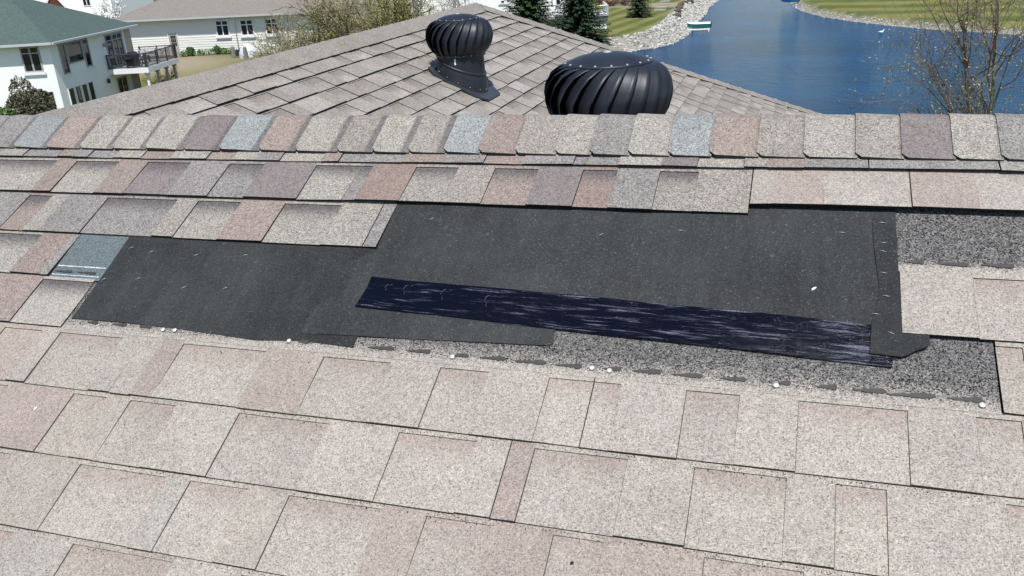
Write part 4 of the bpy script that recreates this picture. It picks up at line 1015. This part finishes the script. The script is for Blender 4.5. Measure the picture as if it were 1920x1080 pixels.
for xa, ya, xb, yb_ in ((938, 0, 947, 7), (1032, -14, 1038, 11), (1041, -14, 1052, 10)):
    a, b_ = at_wall(xa, ya, P5, d5), at_wall(xb, yb_, P5, d5); window(T5, h5, a[0], b_[0], b_[1], a[1], 1, fr=.1, mat=WHITEP)
mb = MB(); a = at_wall(938, 9, P5, d5); mb.box(a[0] - .2, a[0] + 1.0, 0, .1, a[1] - .05, a[1] + .05, 0, T5); mb.build('ledge', GREYP, h5)
# its deck: white railing, blue-grey skirt, white wall below
c0, c1 = at_d(1020, 30, 93.5), at_d(1141, 32, 93.5); dd = np.array([c1.x - c0.x, c1.y - c0.y]); Ld = np.linalg.norm(dd); dd = dd / Ld
P6 = np.array([c0.x, c0.y, 0]); T6 = frame2(P6, dd); zt = (c0.z + c1.z) / 2; g6 = H(c1.x, c1.y) - .3
d6 = empty('white_deck', (c0.x, c0.y, g6), 'raised lakeside deck with white railing and blue-grey skirt behind the spruces', 'deck')
mb = MB(); mb.box(-.5, Ld, -5, 0, zt - .12, zt, 0, T6); mb.build('deck_floor', GREYP, d6)
mb = MB(); mb.box(-.5, Ld - .05, -4.95, -.08, zt - .75, zt - .122, 0, T6); mb.build('skirt', SKIRT, d6)
mb = MB(); mb.box(-.5, Ld - .2, -4.8, -.2, g6, zt - .752, 0, T6); mb.build('lower_wall', STUCCO, d6)
railing(T6, -.4, Ld - .06, -.06, -.06, zt, .95, WHITEP, d6, gap=.5, post=1.55, rail=.055, pp=.07)
railing(T6, Ld - .06, Ld - .06, -.06, -4.9, zt, .95, WHITEP, d6, gap=.5, post=1.55, rail=.055, pp=.07)

# ------------------------------------------------------------------ trees, shrubs
KIDS = [8, 5, 4, 2]; LR = [(.5, .78), (.5, .78)]
def wander(d, a):
    return (d + Vector((random.gauss(0, a), random.gauss(0, a), random.gauss(0, a)))).normalized()
def grow(tb, lb, p, d, L, r, depth, leafc, leafs, tone, spread=.6, up=.12, nl=1.0, sides=5, minr=.006):
    n = 4; pts = [Vector(p)]; rad = [r]
    for k in range(n):
        d = wander(d, .10 + .05 * depth); d.z += up * .3; d.normalize(); pts.append(pts[-1] + d * (L / n)); rad.append(max(minr, r * (1 - .55 * (k + 1) / n)))
    c = tuple(x * random.uniform(.8, 1.2) for x in tone) + (1,)
    tb.tube(pts, rad, max(3, sides - depth), 0, c, cap=False)
    if depth >= 3 or L < .5:
        for k in range(int(leafs * nl * random.uniform(.6, 1.4))):
            t = random.random(); i = min(n - 1, int(t * n)); q = pts[i].lerp(pts[i + 1], t * n - i) + Vector((random.gauss(0, .04), random.gauss(0, .04), random.gauss(0, .04)))
            s = random.uniform(.02, .045) * leafc[3]; a = Vector((random.gauss(0, 1), random.gauss(0, 1), random.gauss(0, 1))).normalized(); b_ = a.orthogonal().normalized()
            k_ = random.uniform(.65, 1.35); lb.face([q - a * s, q + b_ * s * .55, q + a * s, q - b_ * s * .55], 0, (leafc[0] * k_, leafc[1] * k_, leafc[2] * k_, 1))
        if depth >= 4 or L < .35: return
    m = KIDS[depth] if depth < len(KIDS) else 2
    for k in range(m):
        t = random.uniform(.22, 1) if k < m - 1 else 1; i = min(n - 1, int(t * n)); q = pts[i].lerp(pts[i + 1], min(1, t * n - i))
        a = wander(d, spread); grow(tb, lb, q, a, L * random.uniform(*LR[min(depth, 1)]), max(minr, rad[i + 1] * random.uniform(.5, .75)), depth + 1, leafc, leafs, tone, spread, up, nl, sides, minr)
def tree(name, base, hgt, stems, leafc, leafs, tone, label, r=.09, lean=.22, spread=.55, group=None, up=.15, minr=.006, cat='tree', l0=.42):
    root = empty(name, base, label, cat, group); tb, lb = MB(), MB()
    for k in range(stems):
        d = wander(Vector((0, 0, 1)), lean if stems > 1 else .05); grow(tb, lb, (base[0] + random.gauss(0, .15) * (stems > 1), base[1] + random.gauss(0, .15) * (stems > 1), base[2] - .1), d, hgt * l0, r * random.uniform(.7, 1.1), 0, leafc, leafs, tone, spread, up, 1, 6, minr)
    tb.build('trunk', BARK, root); lb.build('crown', LEAF, root); return root
BUD = (.33, .35, .075, 1.15); BUDB = (.30, .24, .11, .8); TW = (.22, .185, .14); DK = (.045, .038, .032); PALE = (.40, .34, .23)
def base_at(px, py, Z): q = at_d(px, py, Z); return (q.x, q.y, H(q.x, q.y))
TREES = [(560, 88, 60, 6.0, 5, BUD, TW, 'loose budding tree with pale twigs in front of the beige house, leftmost of the row'),
         (590, 70, 64, 7.5, 4, BUD, TW, 'budding grey-twigged tree second from the left of the row behind the wing roof'),
         (632, 60, 66, 8.0, 4, BUD, PALE, 'pale-twigged budding tree left of the dark upright trunk'),
         (668, 45, 58, 8.5, 1, BUD, DK, 'budding tree with a single dark upright trunk'),
         (710, 40, 66, 8.0, 5, BUD, PALE, 'pale straw-twigged tree right of the dark upright trunk'),
         (748, 30, 60, 8.5, 2, BUD, DK, 'dark-stemmed budding tree near the right end of the row'),
         (785, 25, 70, 7.5, 4, BUD, PALE, 'last straw-twigged budding tree of the row, beside the white house')]
for px, py, Z, hg, st, lc, tn, lb in TREES:
    tree('budding_tree', base_at(px, py, Z), hg, st, lc, 4, tn, lb, group='budding trees behind the wing roof', r=.11 if st > 1 else .2, minr=.015, lean=.3)
KIDS[:] = [4, 4, 3, 2]
tree('bare_tree', base_at(858, 10, 84), 6.5, 5, BUDB, 1, (.17, .15, .13), 'bare grey tree in front of the white house above the roof apex', r=.07, minr=.012, lean=.35)
tree('blossom_tree', base_at(225, 32, 92), 5.2, 3, (.75, .76, .72, 2.4), 12, TW, 'white blossoming tree beside the tall white house', r=.08, minr=.012)
tree('bare_shrub', base_at(302, 130, 68), 2.6, 6, BUDB, 1, (.12, .09, .07), 'bare brown shrub at the end of the raised deck', r=.035, minr=.009, lean=.5, cat='shrub')
q = at_d(1884, 260, 23); 
random.seed(21); KIDS[:] = [15, 6, 4, 2]; LR[:] = [(.2, .36), (.45, .7)]
tree('budding_tree', (q.x, q.y, H(q.x, q.y)), 14.5, 3, (.30, .27, .09, .75), 2, (.17, .14, .115), 'tall thin budding tree at the right edge, against the lake', r=.105, minr=.004, lean=.07, spread=.5, up=.3, l0=.5)

def spruce(base, hgt, rad, label, tone=(.020, .042, .018)):
    root = empty('spruce_tree', base, label, 'spruce', 'spruces by the white house'); tb, lb = MB(), MB()
    tb.tube([(base[0], base[1], base[2] - .2), (base[0], base[1], base[2] + hgt * .97)], [rad * .07, .01], 7, 0, (.08, .06, .045, 1))
    z = .25; 
    while z < hgt:
        f = 1 - z / hgt; nb = int(9 + 9 * f); off = random.random() * 6.28
        for k in range(nb):
            a = off + 6.283 * k / nb + random.gauss(0, .12); L = rad * (f ** .85) * random.uniform(.72, 1.1) + .08; droop = -.28 - .2 * f
            bz = base[2] + z + random.gauss(0, .06); tone_b = random.uniform(.75, 1.35)
            nseg = max(3, int(L / .22)); pts = []
            for i in range(nseg + 1):
                t = i / nseg; pts.append(Vector((base[0] + math.cos(a) * L * t, base[1] + math.sin(a) * L * t, bz + L * (droop * t + .30 * t * t))))
            tb.tube([pts[0], pts[-1]], [.02, .005], 3, 0, (.07, .055, .04, 1), cap=False)
            side = Vector((-math.sin(a), math.cos(a), 0))
            for i in range(1, nseg + 1):
                for sg in (-1, 1, 0, -1, 1, 0):
                    t = i / nseg; s = (.20 + .16 * (1 - t)) * random.uniform(.7, 1.2) * (rad / 2.2) ** .5
                    dr = (side * sg * random.uniform(.6, 1.2) + Vector((math.cos(a), math.sin(a), random.uniform(-.5, .05)))).normalized()
                    q = pts[i] + Vector((random.gauss(0, .05), random.gauss(0, .05), random.gauss(0, .04))); wd = dr.cross(Vector((0, 0, 1))).normalized() * s * .28
                    k_ = tone_b * random.uniform(.65, 1.4); c = (tone[0] * k_, tone[1] * k_, tone[2] * k_, 1)
                    lb.face([q - wd * .6, q + dr * s * .5 - wd, q + dr * s * 1.1 + Vector((0, 0, -.05)), q + dr * s * .5 + wd, q + wd * .6], 0, c)
        z += .20 + .10 * f
    tb.build('trunk', BARK, root); lb.build('crown', LEAF, root)
random.seed(5)
b = base_at(1086, 84, 84.5); spruce(b, 8.6, 3.3, 'tall dark green spruce right of the other, in front of the white railed deck')
b = base_at(992, 64, 86); spruce(b, 9.0, 3.5, 'tall mid green spruce partly behind the wing roof, left of the other', (.030, .055, .018))
q = at_z(1199, 31, 1.2); spruce((q.x, q.y, H(q.x, q.y)), 5.2, 1.75, 'small spruce standing alone on the striped lawn', (.028, .045, .02))

def shrub(name, px, py, Z, rx, rz, c, label, n=900, ls=.06, cat='shrub', group=None, twig=True, zb=None):
    q = at_d(px, py, Z); zb = H(q.x, q.y) if zb is None else zb; root = empty(name, (q.x, q.y, zb), label, cat, group); tb, lb = MB(), MB()
    lumps = [(Vector((random.gauss(0, .4) * rx, random.gauss(0, .4) * rx, random.uniform(.35, .85) * rz)), random.uniform(.35, .6)) for _ in range(9)]
    for k in range(n):
        o, s = random.choice(lumps); d = Vector((random.gauss(0, 1), random.gauss(0, 1), random.gauss(0, 1))).normalized() * random.uniform(.5, 1) ** .5
        p = Vector((q.x, q.y, zb)) + o + Vector((d.x * rx * s, d.y * rx * s, d.z * rz * s * .8)); p.z = max(p.z, zb + .02)
        a = Vector((random.gauss(0, 1), random.gauss(0, 1), random.gauss(0, 1))).normalized(); b_ = a.orthogonal().normalized(); l = ls * random.uniform(.6, 1.4); k_ = random.uniform(.55, 1.45)
        lb.face([p - a * l, p + b_ * l * .6, p + a * l, p - b_ * l * .6], 0, (c[0] * k_, c[1] * k_, c[2] * k_, 1))
    for k in range(9 if twig else 3):
        o, s = lumps[k % len(lumps)]; e = Vector((q.x, q.y, zb)) + o * 1.1; tb.tube([(q.x, q.y, zb - .1), Vector((q.x, q.y, zb)).lerp(e, .5) + Vector((0, 0, .1)), e], [.03, .02, .008], 4, 0, (.1, .075, .055, 1), cap=False)
    lb.build('foliage', LEAF, root); tb.build('stem', BARK, root)
shrub('evergreen_shrub', 20, 205, 52, 2.1, 2.2, (.045, .095, .012), 'bright green evergreen bush at the left edge below the stucco wall', 3600, .075, zb=1.1)
shrub('bare_shrub', 50, 196, 53.5, 1.35, 3.0, (.085, .080, .050), 'round brown-twigged bush against the white stucco wall', 11000, .07, zb=1.2)
shrub('foundation_plant', 195, 168, 61, .6, .75, (.14, .22, .03), 'low bright green plant under the raised deck, the left one', 350, .07, group='low plants under the deck')
shrub('foundation_plant', 214, 164, 62, .5, .7, (.14, .22, .03), 'low bright green plant under the raised deck, the right one', 300, .07, group='low plants under the deck')
for px, rx, lb in ((362, .45, 'round clipped green shrub nearest the panelled door'), (411, .5, 'round clipped green shrub nearest the pale dome')):
    shrub('clipped_shrub', px, 106, 78.2, rx, .7, (.05, .12, .03), lb, 900, .06, group='clipped shrubs along the beige wall')
for k, px in enumerate((345, 353, 375, 384, 394, 424, 431, 438)):
    shrub('border_plant', px, 107, 78, .4, .45, (.10, .17, .06), 'small leafy plant in the border along the beige wall', 130, .06, group='border plants along the beige wall', twig=False)
for k, (px, c, lb) in enumerate(((1128, (.16, .07, .05), 'rusty low shrub in the mulch bed left of the small spruce'), (1150, (.10, .04, .045), 'maroon low shrub in the mulch bed, between the rusty one and small spruce'), (1172, (.11, .05, .05), 'maroon low shrub in the mulch bed nearest the small spruce'))):
    q = at_z(px, 6, 1.6); shrub('bed_shrub', px, 6, float((np.array(q) - [0, 0, ZC]) @ M[:, 2]), .9, .8, c, lb, 500, .08, group='shrubs in the mulch bed')

random.seed(11)
for k, (x, y, rx, rz) in enumerate(((8, 152, 4.5, 13), (15, 144, 5, 15), (24, 150, 5.5, 14), (33, 140, 5, 16), (42, 146, 5.5, 14), (52, 138, 5, 15))):
    p = np.array([x, y, H(x, y)]) - [0, 0, ZC]; c_ = M.T @ p
    shrub('broadleaf_tree', c_[0] / c_[2] * FPX + 960, c_[1] / c_[2] * FPX + 540, c_[2], rx, rz, (.035, .06, .02), 'dark leafy tree beyond the far lawn, mirrored in the lake', 2600, .42, 'tree', 'trees beyond the far lawn')

# low stone steps and edging on the far left lawn
for k, (px, py) in enumerate(((1247, 2), (1244, 8), (1241, 14), (1238, 19))):
    q = at_z(px, py, 1.25); s_ = MB(); s_.box(-.7, .7, -.45, .45, -.4, .14, 0, lambda x, y, z: (q.x + x, q.y + y, H(q.x, q.y) + z), (.3, .28, .24, 1))
    o = s_.build('stone_step', ROCK); tag(o, 'flat pale stone slab of the garden steps on the lawn', 'stone step', 'stone steps on the left lawn')
for k, (px, py) in enumerate(((1270, 27), (1271, 21), (1273, 16), (1277, 10), (1284, 5), (1293, 2))):
    q = at_z(px, py, 1.2); mb = MB(); rock(mb, (q.x, q.y, H(q.x, q.y) + .1), .62, (.09, .07, .05, 1))
    tag(mb.build('boulder', ROCK), 'brown boulder edging the sandy patch above the riprap', 'boulder', 'boulders edging the sandy patch')

# boats, lift, gull
def boat(px, py, L, ang, hullc, topc, label, canopy):
    q = at_z(px, py, 0.0); root = empty('small_boat', (q.x, q.y, 0), label, 'boat'); ca, sa = math.cos(ang), math.sin(ang)
    T = lambda x, y, z: (q.x + x * ca - y * sa, q.y + x * sa + y * ca, z)
    st_ = [(-1, .62, .0), (-.5, .8, 0), (.2, .8, 0), (.7, .55, .04), (1, .06, .12)]; mb = MB(); vs = []
    for x, w_, s_ in st_:
        for y, z in ((-w_, .62 + s_), (-w_ * .8, .3 + s_), (0, .18 + s_), (w_ * .8, .3 + s_), (w_, .62 + s_)): vs.append(T(x * L / 2, y * .55, z + .15))
    fs = [(k * 5 + j, k * 5 + j + 1, (k + 1) * 5 + j + 1, (k + 1) * 5 + j) for k in range(4) for j in range(4)] + [(0, 1, 2, 3, 4)]
    mb.mesh(vs, fs); mb.build('hull', plain('hull_paint', hullc, .4, .5), root)
    mb = MB(); vs = [T(x * L / 2 * 1.02, y * .57, .78 + s_ + (0.16 if abs(y) < .01 else 0)) for x, w_, s_ in st_ for y in (-w_, 0, w_)]
    mb.mesh(vs, [(k * 3 + j, k * 3 + j + 1, (k + 1) * 3 + j + 1, (k + 1) * 3 + j) for k in range(4) for j in range(2)]); mb.build('cover', plain('boat_cover', topc, .7, .3), root)
    mb = MB(); mb.box(-L * .56, -L * .5, -.15, .15, .35, .95, 0, T); mb.build('outboard_motor', DARKRAIL, root)
    return q, T
q, T = boat(1310, 58, 2.5, R(185), (.01, .14, .12), (.74, .76, .74), 'small green boat with white cover on a lift at the stony bank', True)
lf = empty('boat_lift', (q.x, q.y, 0), 'white metal lift frame carrying the small green boat', 'boat lift')
mb = MB(); mb.box(-1.2, 1.2, -.55, .55, .14, .26, 0, T); mb.build('bed', WHITEP, lf)
for x in (-1.1, 1.1):
    for y in (-.5, .5): mb = MB(); mb.tube([T(x, y, -.8), T(x, y, .2)], .04, 6); mb.build('leg', GALV, lf)
q, T = boat(1481, 9, 2.3, R(170), (.03, .17, .40), (.10, .30, .55), 'small blue boat moored at the end of the far stony point', False)
mb = MB(); tag_o = None
q = at_z(1652, 62, 0); gl = empty('gull', (q.x, q.y, 0), 'white gull floating on the lake', 'gull')
mb = MB(); n = 10; pr = [(-.26, .0, .16), (-.2, .05, .13), (-.1, .09, .1), (.02, .11, .1), (.12, .09, .13), (.17, .05, .2), (.19, .04, .27), (.22, .045, .31), (.26, .03, .30), (.28, .004, .29)]
mb.tube([(q.x + a, q.y, c) for a, b_, c in pr], [max(.004, b_) for a, b_, c in pr], 10); mb.build('body', plain('gull_white', (.8, .8, .8), .7, .2), gl)
mb = MB(); mb.tube([(q.x + .27, q.y, .295), (q.x + .33, q.y, .28)], [.012, .003], 6); mb.build('beak', plain('beak_yellow', (.5, .3, .03), .5), gl)
mb = MB()
for s_ in (-1, 1): mb.mesh([(q.x - .02, q.y + s_ * .10, .17), (q.x + .1, q.y + s_ * .085, .15), (q.x - .3, q.y + s_ * .03, .15), (q.x - .05, q.y + s_ * .115, .09)], [(0, 1, 2), (0, 3, 1), (0, 2, 3)])
mb.build('wing', plain('gull_grey', (.4, .41, .43), .7), gl)
